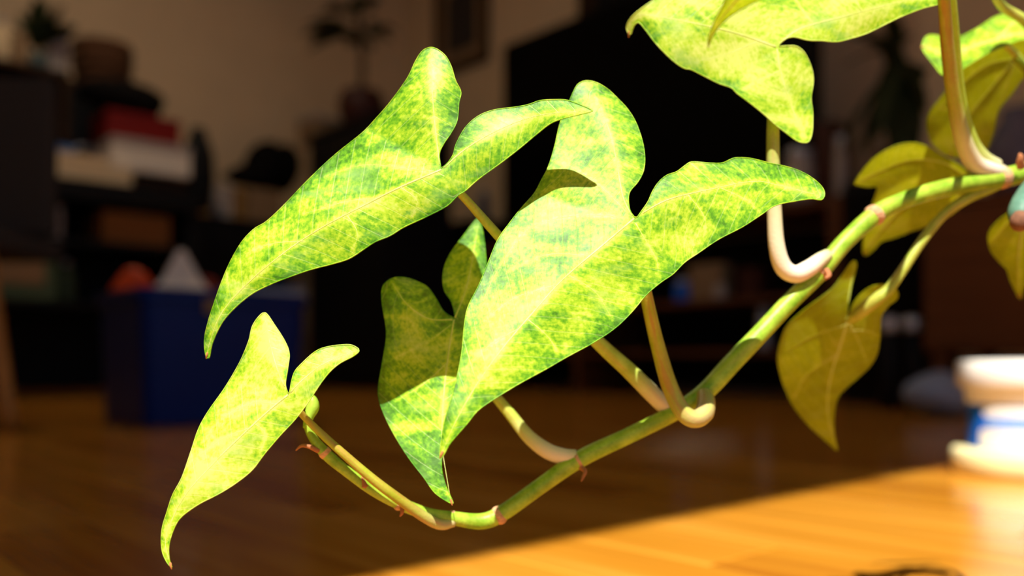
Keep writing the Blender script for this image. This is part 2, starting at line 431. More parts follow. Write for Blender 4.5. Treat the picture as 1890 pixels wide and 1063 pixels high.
def make_leaf(name, outline, ribs, mat, d0, ref, tx, ty, fold=0.0, fw=25.0, droop=(), bumps=(), wave=(0, 60, 0), step=7.0, mapper=None,
              rib_r=0.00045, face=-1, side_ribs=(), label=None, dry=True):
    ol = catmull([tuple(p) for p in outline] + [tuple(outline[0])], 6)
    ol = resample(ol, step * 0.8)[:-1]
    ribs = [np.array(catmull([tuple(p) for p in r], 6)) for r in ribs]
    sribs = [np.array(catmull([tuple(p) for p in r], 6)) for r in side_ribs]
    x0, y0 = ol.min(0); x1, y1 = ol.max(0)
    G = []
    j = 0; y = y0
    while y < y1:
        x = x0 + (step / 2 if j % 2 else 0)
        while x < x1:
            G.append((x, y)); x += step
        y += step * 0.866; j += 1
    G = np.array(G)
    G = G[inside(G, ol)]
    closed = np.vstack([ol, ol[:1]])
    ed, _, _ = poly_dist(G, closed)
    G = G[ed > step * 0.5]
    allp = [Vector(p) for p in ol] + [Vector(p) for p in G]
    n = len(ol)
    res = delaunay_2d_cdt(allp, [(i, (i + 1) % n) for i in range(n)], [], 1, 1e-5)
    P2 = np.array([tuple(v) for v in res[0]]); faces = res[2]
    m = 0.31 / F
    def field(P):
        vd = np.full(len(P), 1e9); al = np.zeros(len(P)); sg = np.ones(len(P)); acc = 0
        for k, r in enumerate(ribs):
            d, a_, s_ = poly_dist(P, r)
            q = d < vd
            vd[q] = d[q]; al[q] = a_[q] + k * 400; sg[q] = s_[q]
        return vd, al, sg
    def depth(P, vd):
        d = d0 + m * (tx * (P[:, 0] - ref[0]) + ty * (ref[1] - P[:, 1]))
        d = d + m * fold * (np.sqrt(vd ** 2 + fw ** 2) - fw)
        for (px, py, amp, sig) in bumps:
            d = d + amp * np.exp(-(((P[:, 0] - px) ** 2 + (P[:, 1] - py) ** 2) / (2 * sig ** 2)))
        for (px, py, qx, qy, amp, L) in droop:        # past the line through (px,py) along (qx,qy): quadratic bend
            s = ((P[:, 0] - px) * qx + (P[:, 1] - py) * qy) / math.hypot(qx, qy)
            s = np.clip(s, 0, None) / L
            d = d + amp * s ** 2
        if wave[0]:
            d = d + wave[0] * np.sin(P[:, 0] / wave[1] + wave[2]) * np.cos(P[:, 1] / wave[1] * 1.1 + wave[2] * 2)
        return d
    vd, al, sg = field(P2)
    dep = depth(P2, vd)
    mp = mapper or (lambda p, d: at(p[0], p[1], d))
    V = [mp(p, d) for p, d in zip(P2, dep)]
    k_mm = d0 / F * 1000
    edd, _, _ = poly_dist(P2, closed)
    vd_all = vd.copy()
    for r in sribs:
        dd, _, _ = poly_dist(P2, r); vd_all = np.minimum(vd_all, dd * 1.5)
    nV = len(V)
    # bead along the margin gives the blade its thickness
    br = 0.00022
    ring = []
    V = list(V); F2 = [tuple(f) for f in faces]
    loopP = [mp(p, d) for p, d in zip(ol, depth(ol, field(ol)[0]))]
    nl = len(loopP)
    for i in range(nl):
        tdir = (loopP[(i + 1) % nl] - loopP[i - 1]).normalized()
        nx = Vector((0, -1, 0.3)); nx = (nx - tdir * nx.dot(tdir)).normalized(); ny = tdir.cross(nx)
        ring.append([len(V) + q for q in range(4)])
        for q in range(4):
            th = q * math.pi / 2 + 0.785
            V.append(loopP[i] + (nx * math.cos(th) + ny * math.sin(th)) * br)
    for i in range(nl):
        A, B = ring[i], ring[(i + 1) % nl]
        for q in range(4): F2.append((A[q], A[(q + 1) % 4], B[(q + 1) % 4], B[q]))
    me = bpy.data.meshes.new(name); me.from_pydata([tuple(v) for v in V], [], F2)
    extra = len(V) - nV
    def put(nm, arr, fill):
        a_ = me.attributes.new(nm, 'FLOAT', 'POINT')
        a_.data.foreach_set('value', np.concatenate([arr, np.full(extra, fill)]).astype(np.float32))
    put('va', (al + vd * 0.75) * k_mm, 0.0)
    put('vb', vd * k_mm + np.where(sg > 0, 0, 37.0), 0.0)
    put('vd', vd_all * k_mm, 20.0)
    put('ed', edd * k_mm, 6.0)
    bmx = bmesh.new(); bmx.from_mesh(me); bmesh.ops.recalc_face_normals(bmx, faces=bmx.faces); bmx.to_mesh(me); bmx.free()
    o = obj(name, me, mat, plant, smooth=True); under_plant(o)
    if label: o['label'] = label
    # ribs
    for k, r in enumerate(ribs + sribs):
        main = k < len(ribs)
        R = resample(r, 10.0)
        R = R[inside(R, ol)]
        if len(R) < 3: continue
        dv = depth(R, field(R)[0])
        pts = []
        for i, (p, d) in enumerate(zip(R, dv)):
            f = i / (len(R) - 1)
            rr = rib_r * (1.0 if k == 0 else 0.75 if main else 0.4) * (1 - 0.8 * f)
            w = mp(p, d + rr * 0.6)
            pts.append((w.x, w.y, w.z, rr, 0))
        under_sub = obj('rib', tube_mesh('rib', pts, 8), rib_mat, o, smooth=True)
    # dry brown point
    if dry:
        tp = ribs[0][-1]; tpb = ribs[0][-2]
        a_ = np.array([tpb, tp]); dv = depth(a_, field(a_)[0])
        w0, w1 = mp(a_[0], dv[0]), mp(a_[1], dv[1])
        dr = (w1 - w0).normalized()
        pts = [tuple(w1 - dr * .0008) + (.0005, 0), tuple(w1 + dr * .0004) + (.00045, 0), tuple(w1 + dr * .0014) + (.0002, 0)]
        obj('dry_tip', tube_mesh('dry_tip', pts, 8), tip_mat, o, smooth=True)
    return o

green_stem = stem_mat('vine_stem', (0.20, 0.42, 0.015), (0.46, 0.66, 0.06), samt=0.15)
pet_green = stem_mat('green_petiole', (0.36, 0.50, 0.04), (0.52, 0.64, 0.10), samt=0.35, stripe=(0.50, 0.20, 0.06))
pet_brown = stem_mat('brown_striped_petiole', (0.34, 0.42, 0.015), (0.46, 0.48, 0.05), samt=0.6, stripe=(0.44, 0.16, 0.05))
node_mat = plain('tan_node', (0.60, 0.33, 0.17), 0.7, 0.25, 500, bump=0.5)
root_mat = plain('reddish_root', (0.40, 0.15, 0.06), 0.8, 0.2, 300)

# stem: right end in the pot, tip at the left
VINE = [(1985, 255, .392, 18), (1935, 296, .396, 18), (1890, 318, .395, 18), (1850, 328, .392, 18), (1790, 338, .388, 16.5), (1720, 353, .383, 16),
        (1660, 373, .379, 16), (1615, 397, .376, 17), (1560, 446, .371, 16), (1512, 503, .367, 17), (1455, 560, .364, 16.5), (1400, 619, .361, 17),
        (1350, 671, .359, 17.5), (1300, 724, .357, 17), (1240, 764, .355, 15), (1160, 804, .352, 15), (1072, 846, .349, 16), (1000, 895, .346, 15),
        (930, 945, .343, 15), (890, 962, .342, 15), (840, 957, .339, 13), (790, 949, .335, 12), (740, 930, .331, 12), (690, 905, .328, 11),
        (640, 870, .325, 10), (602, 838, .323, 11), (576, 806, .322, 8), (566, 782, .322, 7)]
def wpt(px, py, d, r): 
    w = at(px, py, d); return (w.x, w.y, w.z, r * d / F, 0.0)
vctrl = [(0.42, 0.31, 0.262, 0.0042, 0), (0.385, 0.322, 0.283, 0.0042, 0), (0.33, 0.35, 0.275, 0.0042, 0), (0.285, 0.377, 0.255, 0.0042, 0)] + [wpt(*v) for v in VINE]
stem = obj('stem', tube_mesh('stem', catmull(vctrl, 6), 16), green_stem, plant, smooth=True); under_plant(stem)
VD = {v[0]: v for v in VINE}
def node(px, py, d, r, dirx, diry, w=7):
    L = math.hypot(dirx, diry); dx, dy = dirx / L, diry / L
    c = [(px - dx * w * 1.3, py - dy * w * 1.3, d, r * .93), (px - dx * w * .5, py - dy * w * .5, d, r * 1.12), (px + dx * w * .5, py + dy * w * .5, d, r * 1.12), (px + dx * w * 1.3, py + dy * w * 1.3, d, r * .93)]
    o = ptube('node', c, node_mat, stem, 4, 16)
    o.matrix_parent_inverse = Matrix.Identity(4)
    return o
for nd in ((1850, 328, .392, 18, -10, 2, 9), (1614, 397, .376, 17.5, -10, 8, 8), (1512, 503, .367, 16.5, -9, 10, 5), (1066, 849, .349, 15.5, -9, 5, 5),
           (921, 951, .343, 15.5, -9, 5, 7), (834, 956, .339, 12.5, -10, -1, 5), (737, 929, .331, 12, -10, -5, 5), (600, 836, .323, 10.5, -8, -8, 6)):
    node(*nd)
def root(ctrl): return ptube('aerial_root', ctrl, root_mat, stem, 5, 8)
root([(1072, 862, .347, 5), (1080, 870, .345, 4), (1076, 880, .344, 3), (1073, 888, .343, 1.5)])
root([(1885, 308, .385, 8), (1883, 298, .383, 7), (1884, 290, .382, 5.5), (1882, 284, .382, 3)])
root([(588, 832, .321, 5), (570, 824, .320, 4), (556, 823, .320, 3), (546, 831, .320, 1.5)])
root([(674, 898, .325, 6), (671, 889, .325, 4), (668, 880, .325, 1.5)])
root([(742, 934, .329, 5), (742, 946, .328, 3.5), (738, 953, .328, 1.5)])
root([(1525, 498, .362, 6), (1530, 508, .360, 5), (1524, 514, .359, 2.5)])
bud = ptube('leaf_bud', [(566, 790, .322, 7), (570, 770, .323, 9), (577, 752, .324, 12), (577, 738, .324, 9), (573, 727, .324, 2)], stem_mat('young_leaf_bud', (0.35, 0.62, 0.04), (0.50, 0.72, 0.08), trans=0.3), plant)
under_plant(bud)
stub_m = plain('grey_green_cut_stem', (0.10, 0.22, 0.16), 0.5, 0.2, 200)
st = ptube('cut_stem', [(1917, 345, .385, 26), (1902, 362, .378, 25), (1890, 382, .372, 25), (1884, 398, .369, 22), (1886, 410, .370, 15), (1894, 412, .371, 8)], stub_m, plant); under_plant(st)
ptube('dry_end', [(1886, 398, .3665, 15), (1882, 410, .3655, 17), (1888, 418, .3665, 12)], plain('brown_dry_pith', (0.20, 0.09, 0.05), 0.9, 0.3, 300), st)

def petiole(leaf, ctrl, m, name='petiole', **k):
    return ptube(name, ctrl, m, leaf, **k)

# --- leaf: upper left
LA = [(814,310),(811,284),(820,264),(833,245),(844,222),(847,190),(851,170),(841,149),(833,123),(822,103),(805,90),(792,88),(779,95),(767,113),(751,146),
      (720,189),(693,220),(668,246),(617,287),(568,333),(528,375),(493,408),(470,422),(450,442),(435,465),(422,490),(409,521),(397,555),(385,592),(378,623),(378,645),(382,661),
      (387,658),(391,637),(402,610),(416,587),(439,563),(467,541),(501,524),(529,513),(572,498),(614,487),(645,477),(673,459),(693,446),(720,435),(746,419),(789,399),(825,380),
      (845,361),(859,352),(884,330),(924,301),(960,273),(990,248),(1016,228),(1042,218),(1088,207),(1092,203),(1075,195),(1046,185),(1022,184),(996,186),(976,193),(950,198),
      (917,202),(891,210),(871,223),(855,241),(841,268),(837,284),(828,299),(817,309)]
RA = [[(814,314),(739,346),(675,378),(593,421),(520,470),(450,530),(408,580),(388,630),(382,655)],
      [(812,304),(806,260),(800,200),(797,140),(795,102)], [(819,310),(860,275),(920,240),(990,214),(1080,204)]]
SA = [[(800,316),(740,310),(670,305),(600,325)], [(700,366),(640,372),(560,395)], [(640,396),(660,430),(650,465)], [(740,346),(770,370),(760,400)], [(560,445),(500,450),(450,470)]]
leafA = make_leaf('leaf', LA, RA, leaf_mat('leaf_variegation_a', 2.0), .302, (815, 312), -0.20, 0.25, 0.36, 22, step=6.0,
          droop=[(560, 440, -1, 0.8, 0.006, 200)], bumps=[(730, 200, -0.002, 60), (1000, 210, 0.004, 80)], wave=(0.0007, 34, .4), side_ribs=SA,
          label='long arrow leaf, upper left')
petiole(leafA, [(816, 316, .3045, 6), (830, 338, .308, 7), (860, 368, .314, 8), (915, 430, .322, 9), (1000, 524, .332, 10), (1100, 628, .343, 13), (1160, 683, .349, 15), (1205, 728, .354, 16, .6), (1232, 752, .357, 15, 1), (1262, 757, .358, 12, .8)], pet_green)

# --- leaf: centre
LB = [(1172,402),(1163,389),(1160,369),(1163,353),(1178,335),(1188,314),(1190,287),(1184,255),(1172,223),(1157,200),(1140,182),(1122,165),(1102,153),(1084,149),(1070,153),(1062,162),
      (1052,184),(1035,223),(1023,273),(1012,308),(1000,331),(986,357),(964,382),(941,411),(919,442),(904,477),(884,526),(864,566),(857,601),(853,645),(846,685),(835,729),(823,769),
      (816,804),(812,844),(820,838),(831,818),(862,782),(884,756),(924,729),(964,705),(1008,681),(1048,658),(1096,632),(1136,605),(1167,575),(1193,544),(1220,521),(1242,506),(1264,484),
      (1289,467),(1326,442),(1370,419),(1404,397),(1432,379),(1469,371),(1497,367),(1516,369),(1522,360),(1519,348),(1506,334),(1485,320),(1457,309),(1420,301),(1388,293),(1364,291),
      (1351,293),(1333,301),(1308,301),(1277,299),(1264,306),(1249,317),(1230,324),(1215,337),(1204,354),(1196,372),(1183,391),(1175,402)]
RB = [[(1170,404),(1110,455),(1040,515),(990,570),(930,640),(880,710),(840,780),(815,838)],
      [(1166,398),(1150,365),(1140,310),(1130,260),(1115,215),(1098,175)], [(1177,399),(1230,370),(1300,352),(1390,335),(1440,343),(1510,360)]]
SB = [[(1160,404),(1100,397),(1020,405),(965,432),(915,505),(890,560)], [(1160,396),(1110,345),(1060,310),(1030,300)], [(1173,412),(1192,445),(1212,480),(1215,510)],
      [(1090,472),(1010,470),(940,500)], [(1030,525),(950,550),(895,590)], [(1050,508),(1100,540),(1130,590)], [(975,590),(1010,620),(1030,650)], [(960,605),(900,640),(860,680)],
      [(1270,360),(1300,400),(1300,440)], [(1330,347),(1380,370),(1400,390)]]
leafB = make_leaf('leaf', LB, RB, leaf_mat('leaf_variegation_b', 6.9), .307, (1170, 402), 0.04, 0.40, 0.30, 26, step=6.0,
          droop=[(930, 640, -0.6, 1, 0.004, 180)], bumps=[(1190, 300, -0.002, 45), (1490, 350, .004, 60)], wave=(0.0007, 36, 1.2), side_ribs=SB,
          label='largest arrow leaf, centre')
petiole(leafB, [(1172, 404, .3095, 7), (1176, 440, .316, 9), (1184, 500, .325, 11), (1196, 560, .331, 12), (1212, 630, .338, 13), (1235, 710, .342, 15), (1258, 757, .341, 16, .1), (1280, 773, .341, 17, .2), (1299, 763, .344, 18, .2), (1303, 742, .349, 17, .1), (1300, 728, .354, 15, .1)], pet_brown)

# --- leaf: behind the centre leaf
LC = [(838,587),(819,575),(806,554),(790,531),(771,520),(750,513),(726,513),(707,528),(705,556),(712,599),(713,626),(704,680),(698,725),(707,760),(728,803),(755,846),(782,881),(803,910),
      (832,929),(836,926),(822,894),(815,862),(818,835),(832,800),(850,750),(868,700),(885,640),(896,580),(899,530),(897,481),(893,438),(886,408),(879,405),(857,433),(830,470),(818,503),
      (820,535),(833,556),(839,578)]
RC = [[(838,590),(828,650),(820,720),(816,800),(820,870),(833,926)], [(835,590),(790,588),(750,560),(724,522)], [(840,586),(858,540),(872,480),(883,412)]]
SC = [[(832,600),(790,630),(730,660)], [(825,670),(780,710),(730,740)], [(822,700),(850,700),(866,690)]]
leafC = make_leaf('leaf', LC, RC, leaf_mat('leaf_variegation_c', 8.2, green=0.04), .342, (838, 590), 0.06, 0.36, 0.30, 22, step=6.5,
          bumps=[(720, 540, -0.006, 40)], wave=(0.0006, 36, 2.2), side_ribs=SC, label='half hidden arrow leaf behind the largest')
petiole(leafC, [(838, 592, .346, 6), (862, 650, .350, 8), (900, 712, .352, 9), (940, 762, .352, 11), (975, 805, .351, 13, .35), (1010, 832, .350, 15, .85), (1040, 842, .349, 15, 1), (1062, 843, .349, 14, .6)], pet_green)

# --- leaf: lower left
LS = [(532,727),(527,709),(531,681),(534,653),(526,630),(507,600),(491,578),(480,582),(466,602),(459,630),(442,670),(415,716),(384,760),(366,793),(352,835),(336,881),(319,913),(308,946),
      (299,978),(299,1015),(309,1039),(318,1047),(313,1034),(312,1006),(322,974),(336,953),(368,930),(405,911),(438,890),(466,867),(489,837),(517,804),(545,774),(568,744),(591,709),(609,686),
      (628,670),(651,658),(663,648),(658,641),(642,636),(605,640),(582,649),(558,670),(544,686),(538,705),(535,722)]
RS = [[(532,729),(500,755),(440,810),(390,860),(345,910),(318,958),(305,1000),(315,1043)], [(531,723),(515,690),(500,640),(490,590)], [(536,725),(560,700),(600,670),(655,648)]]
SS = [[(510,745),(460,745),(410,770)], [(460,790),(410,810),(370,840)], [(470,782),(490,800),(480,840)], [(400,850),(420,880),(415,900)]]
leafS = make_leaf('leaf', LS, RS, leaf_mat('leaf_variegation_s', 11.7, green=-0.11), .303, (532, 727), -0.08, 0.28, 0.34, 18, step=5.5,
          droop=[(400, 850, -1, 1, 0.006, 170)], bumps=[(650, 645, .003, 25)], wave=(0.0005, 32, .9), side_ribs=SS, label='smaller arrow leaf, lower left')
petiole(leafS, [(534, 729, .3065, 5), (545, 750, .312, 6), (580, 788, .318, 7), (640, 843, .319, 8), (690, 886, .321, 9), (735, 920, .324, 9.5), (780, 952, .329, 10, .1), (812, 968, .334, 10, .3), (836, 964, .338, 9, .3)], pet_brown)

# --- leaf: top centre, cut by the frame
LE = [(1161,65),(1156,49),(1166,31),(1183,16),(1206,0),(1250,-28),(1320,-55),(1420,-75),(1530,-80),(1640,-65),(1710,-48),(1762,-20),(1760,-6),(1731,8),(1704,15),(1665,30),(1632,46),
      (1599,62),(1570,71),(1544,77),(1517,75),(1491,74),(1465,68),(1448,73),(1437,85),(1448,85),(1468,85),(1483,95),(1494,115),(1500,135),(1501,154),(1497,180),(1500,210),(1499,243),
      (1493,261),(1481,263),(1468,258),(1448,243),(1432,231),(1409,210),(1383,189),(1360,172),(1350,162),(1327,154),(1301,141),(1275,128),(1263,126),(1242,112),(1212,82),(1189,52),
      (1178,41),(1170,48),(1165,62)]
RE = [[(1432,87),(1360,62),(1290,45),(1220,32),(1180,27),(1165,40),(1161,62)], [(1434,91),(1440,130),(1455,180),(1484,255)], [(1440,79),(1480,52),(1560,30),(1650,6),(1750,-14)]]
SE = [[(1400,76),(1340,100),(1280,115)], [(1440,130),(1400,150),(1370,165)], [(1330,54),(1290,20),(1280,-20)], [(1500,45),(1470,0),(1450,-50)], [(1590,22),(1570,-20),(1560,-60)]]
leafE = make_leaf('leaf', LE, RE, leaf_mat('leaf_variegation_e', 14.9, green=-0.10), .347, (1434, 88), 0.05, 0.06, 0.16, 26, step=6.5,
          droop=[(1220, 40, -1, 0.2, 0.008, 60)], wave=(0.0008, 38, .2), side_ribs=SE, label='broad leaf at the top edge, tip to the left')
petiole(leafE, [(1434, 90, .3495, 7), (1430, 140, .353, 9), (1427, 225, .353, 11), (1427, 300, .354, 12, .15), (1429, 380, .356, 13, .6), (1433, 450, .358, 14.5, .9), (1445, 492, .360, 16, 1), (1468, 506, .361, 16.5, 1), (1492, 496, .362, 16, 1), (1512, 481, .364, 14, .7), (1528, 470, .366, 11, .4)], pet_green)

# --- leaf: tip hanging in from above
LF = [(1307,88),(1309,66),(1319,39),(1334,10),(1345,-18),(1372,-58),(1415,-92),(1470,-112),(1525,-108),(1548,-90),(1530,-70),(1490,-48),(1440,-22),(1399,0),(1363,20),(1340,36),(1321,57),(1312,74)]
RF = [[(1520,-92),(1450,-70),(1385,-25),(1340,22),(1318,56),(1307,86)]]
leafF = make_leaf('leaf', LF, RF, leaf_mat('leaf_variegation_f', 17.2, green=0.0, yellow=.35, trans=.55, tcol=(.75,.8,.01)), .245, (1400, -20), 0.1, -0.75, 0.25, 15, step=6.0, label='leaf point hanging in from above', dry=False)
petiole(leafF, [(1522, -92, .238, 7), (1600, -175, .25, 8), (1690, -185, .275, 9), (1730, -110, .315, 10), (1742, 0, .345, 11), (1750, 100, .360, 12), (1762, 190, .371, 13), (1778, 260, .380, 15, .45), (1798, 300, .386, 16, .8), (1825, 313, .389, 15, 1), (1850, 318, .391, 13, .6)], pet_brown)
petiole(leafF, [(1757, -70, .345, 5), (1757, 0, .352, 8), (1762, 70, .361, 9), (1768, 150, .371, 10), (1776, 210, .379, 12), (1792, 265, .386, 15, .1), (1812, 295, .390, 17, .4), (1838, 308, .392, 15, .7)], stem_mat('lime_sheath', (0.46, 0.60, 0.03), (0.60, 0.70, 0.08), trans=.3), name='sheath')

# --- leaves at the right
LG = [(1701,86),(1706,70),(1718,64),(1734,66),(1752,69),(1771,67),(1790,59),(1811,47),(1836,31),(1861,26),(1890,38),(1928,50),(1956,72),(1950,92),(1920,84),(1890,73),(1864,82),(1836,93),(1805,109),(1774,129),
      (1756,137),(1738,138),(1724,121),(1712,106),(1704,95)]
RG = [[(1845,70),(1800,85),(1750,98),(1704,87)], [(1848,68),(1862,48),(1880,38)], [(1850,70),(1890,62),(1945,80)]]
leafG = make_leaf('leaf', LG, RG, leaf_mat('leaf_variegation_g', 20.3, yellow=.12), .408, (1840, 75), 0.05, 0.95, 0.25, 12, step=5.5, label='bright lime leaf, upper right')
petiole(leafG, [(1846, 72, .412, 5), (1890, 120, .43, 7), (1935, 200, .43, 9), (1958, 260, .415, 10), (1950, 290, .398, 10)], pet_green)
olive = dict(yellow=.5, green=.03, trans=.65, tcol=(0.88, 0.76, 0.008), spec=0.25)
LH = [(1712,217),(1711,233),(1717,258),(1731,276),(1752,288),(1785,290),(1818,280),(1833,248),(1843,205),(1867,174),(1889,145),(1915,122),(1925,95),(1905,72),(1870,70),(1830,85),(1795,104),(1772,130),(1752,158),(1735,182),(1721,199)]
RH = [[(1870,110),(1830,160),(1790,210),(1760,265),(1755,284)], [(1868,108),(1820,120),(1770,160),(1722,215)], [(1872,112),(1860,150),(1835,220)]]
leafH = make_leaf('leaf', LH, RH, leaf_mat('leaf_variegation_h', 23.0, **olive), .450, (1810, 190), 0.25, -0.9, -0.15, 15, step=6.0, face=-1, label='olive backlit leaf, upper right')
petiole(leafH, [(1872, 108, .428, 6), (1895, 130, .420, 7), (1930, 190, .412, 8), (1955, 255, .400, 9), (1945, 292, .396, 9)], pet_green)
LI = [(1576,340),(1588,320),(1610,294),(1635,277),(1662,266),(1690,264),(1715,272),(1737,287),(1759,298),(1784,314),(1799,330),(1796,354),(1777,379),(1746,402),(1715,416),(1684,426),(1653,438),(1627,446),
      (1613,461),(1600,471),(1593,467),(1594,441),(1600,416),(1610,376),(1619,346),(1600,345)]
RI = [[(1786,330),(1740,335),(1680,370),(1630,420),(1598,464)], [(1786,326),(1740,300),(1680,295),(1620,318),(1580,339)], [(1788,332),(1770,360),(1740,395)]]
leafI = make_leaf('leaf', LI, RI, leaf_mat('leaf_variegation_i', 26.4, **olive), .432, (1700, 360), 0.10, -0.95, -0.2, 15, step=6.0, label='olive backlit leaf behind the stem')
petiole(leafI, [(1786, 330, .421, 6), (1805, 333, .414, 7), (1830, 338, .404, 8), (1850, 335, .395, 8)], pet_green)
LD = [(1565,590),(1563,576),(1568,549),(1573,522),(1581,492),(1578,481),(1570,485),(1556,505),(1539,529),(1519,546),(1495,563),(1475,579),(1451,603),(1439,634),(1435,661),(1440,690),(1449,718),(1464,749),(1486,778),
      (1515,806),(1535,823),(1546,832),(1540,800),(1540,766),(1546,736),(1560,718),(1583,698),(1606,676),(1620,650),(1625,613),(1627,585),(1640,565),(1654,554),(1658,542),(1651,531),(1634,525),(1611,528),
      (1589,542),(1574,562),(1568,582)]
RD = [[(1564,592),(1550,640),(1532,700),(1528,760),(1543,828)], [(1562,588),(1568,540),(1577,488)], [(1570,586),(1610,562),(1648,540)]]
SD = [[(1560,600),(1500,620),(1450,650)], [(1545,655),(1490,690),(1465,735)], [(1566,594),(1585,630),(1600,670)], [(1560,610),(1600,610),(1620,620)]]
leafD = make_leaf('leaf', LD, RD, leaf_mat('leaf_variegation_d', 29.5, **olive), .412, (1560, 600), -0.1, -0.85, -0.25, 18, step=5.5, bumps=[(1575, 490, .01, 40)], side_ribs=SD, label='olive backlit leaf hanging tip down', dry=False)
petiole(leafD, [(1566, 592, .4045, 7), (1582, 580, .398, 11, .0), (1612, 556, .392, 12), (1640, 534, .390, 10), (1665, 500, .390, 9), (1700, 447, .391, 9), (1740, 398, .392, 9), (1785, 366, .392, 10), (1830, 346, .392, 10), (1852, 336, .392, 9)], pet_green)
LJ = [(1858,395),(1839,410),(1825,429),(1824,446),(1830,466),(1846,485),(1858,497),(1864,516),(1874,537),(1884,552),(1892,530),(1912,500),(1932,470),(1942,430),(1928,392),(1900,375),(1878,380)]
RJ = [[(1890,385),(1885,430),(1880,480),(1882,545)], [(1888,388),(1860,410),(1832,445)], [(1894,388),(1915,410),(1930,440)]]
leafJ = make_leaf('leaf', LJ, RJ, leaf_mat('leaf_variegation_j', 32.5, **olive), .425, (1880, 440), 0.05, -0.85, -0.2, 14, step=5.5, label='olive backlit leaf at the right edge')
petiole(leafJ, [(1890, 386, .414, 6), (1903, 365, .408, 7), (1925, 335, .402, 8), (1938, 305, .398, 8)], pet_green)
# leaves above and beside the frame, whose shade and flecks fall into it
LK = [(1740,-110),(1760,-160),(1800,-200),(1860,-225),(1920,-215),(1950,-180),(1960,-130),(1940,-90),(1900,-60),(1860,-52),(1845,-70),(1835,-45),(1800,-38),(1765,-60)]
RK = [[(1845,-75),(1870,-130),(1885,-215)], [(1842,-75),(1800,-85),(1755,-100)], [(1852,-78),(1900,-95),(1945,-120)]]
leafK = make_leaf('leaf', LK, RK, leaf_mat('leaf_variegation_k', 35.0), .29, (1850, -120), 0.0, 0.9, 0.2, 20, step=9.0, label='leaf above the frame', dry=False)
petiole(leafK, [(1846, -74, .293, 7), (1828, -34, .34, 8), (1848, 10, .392, 8), (1890, 38, .400, 9), (1935, 90, .404, 10), (1965, 190, .402, 10), (1960, 275, .397, 10)], pet_green)
# pot and stool that carry the plant, just outside the frame
pot = thing('plant_pot', 'terracotta pot holding the vine, beyond the right edge', 'pot', (0.42, 0.31, 0.152), 0.0)
lathe('pot_body', [(0, 0), (.048, 0), (.052, .004), (.066, .09), (.072, .092), (.073, .118), (.066, .118), (.062, .10)], M['terra'], pot)
lathe('soil', [(0, .108), (.04, .107), (.0628, .104)], M['soil'], pot)
stool = thing('stool', 'low wooden stool under the plant pot', 'stool', (0.42, 0.31, 0.0), ROT)
bx('seat', -.105, .105, -.105, .105, .130, .150, M['legwood'], stool, .004)
for sx in (-1, 1):
    for sy in (-1, 1): bx('leg', sx * .085 - .012, sx * .085 + .012, sy * .085 - .012, sy * .085 + .012, 0, .131, M['legwood'], stool, .002)

# ------------------------------------------------------------------ tub on its dish
TX, TY = 0.622, 1.09
tub = thing('tub', 'white lidded tub with bright blue label, in sunlight', 'tub', (TX, TY, 0.0319), 0.0); tub.scale = (.95, .95, .95)
lathe('tub_body', [(0, 0), (.046, 0), (.053, .004), (.054, .06), (.052, .068), (0, .068)], M['tubw'], tub, 48)
lathe('lid', [(0, .0585), (.056, .0585), (.0585, .061), (.0595, .078), (.067, .080), (.0690, .083), (.0690, .110), (.0665, .1135), (0, .1145)], M['tubw'], tub, 48)
def curved_patch(name, th0, th1, z0, z1, r, m, parent, rnd=0.0):
    bm = bmesh.new(); n = 24; cols = []
    for i in range(n + 1):
        u = i / n; th = th0 + (th1 - th0) * u
        e = min(u, 1 - u) * (th1 - th0) * r
        ins = 0.0
        if rnd and e < rnd: ins = rnd - math.sqrt(max(0, rnd * rnd - (rnd - e) ** 2))
        row = []
        for rr in (r, r - 0.0006):
            row += [bm.verts.new((rr * math.cos(th), rr * math.sin(th), z0 + ins)), bm.verts.new((rr * math.cos(th), rr * math.sin(th), z1 - ins))]
        cols.append(row)
    for A, B in zip(cols, cols[1:]):
        bm.faces.new((A[0], B[0], B[1], A[1])); bm.faces.new((A[1], B[1], B[3], A[3])); bm.faces.new((A[0], A[2], B[2], B[0]))
    bmesh.ops.remove_doubles(bm, verts=bm.verts, dist=1e-6)
    bmesh.ops.recalc_face_normals(bm, faces=bm.faces)
    return obj(name, bm, m, parent, smooth=False)
TH = math.radians(-90 - 30)          # direction in which the tub faces the camera
lab = curved_patch('label_band', TH - 1.9, TH + 1.9, .001, .0580, .0547, M['tubblue'], tub)
curved_patch('print', TH - .72, TH + .62, .0425, .0545, .0550, M['tubw'], lab, .005)
curved_patch('print', TH - .62, TH + .30, .029, .039, .0550, M['tubpale'], lab, .004)
curved_patch('print', TH - .80, TH + .70, .0015, .026, .0550, M['tubw'], lab, .004)
dish = thing('dish', 'pale yellow round dish under the tub', 'dish', (TX, TY, 0.0), 0.0); dish.scale = (.95, .95, .95)
lathe('rim', [(0, 0), (.070, 0), (.0745, .004), (.0755, .028), (.073, .0325), (.068, .0335), (0, .0332)], M['dish'], dish, 48)

# ------------------------------------------------------------------ chair at the far left
ch = thing('chair', 'charcoal chair with splayed honey wood legs at the left edge', 'chair', (-1.235, 1.87, 0), 0.0)
bx('seat', -.215, .20, -.17, .17, .365, .41, M['charcoal'], ch, .012)
bx('backrest', -.235, .205, .095, .14, .42, .775, M['charcoal'], ch, .015)
for sx, sy, q in ((-1, -1, 1), (1, -1, 1), (-1, 1, .4), (1, 1, .4)):
    wtube('leg', [(sx * .165 * q, sy * .09, .372, .021), (sx * .20 * q, sy * .10, .19, .018), (sx * .238 * q, sy * .115, 0.0095, .0145)], M['legwood'], ch)

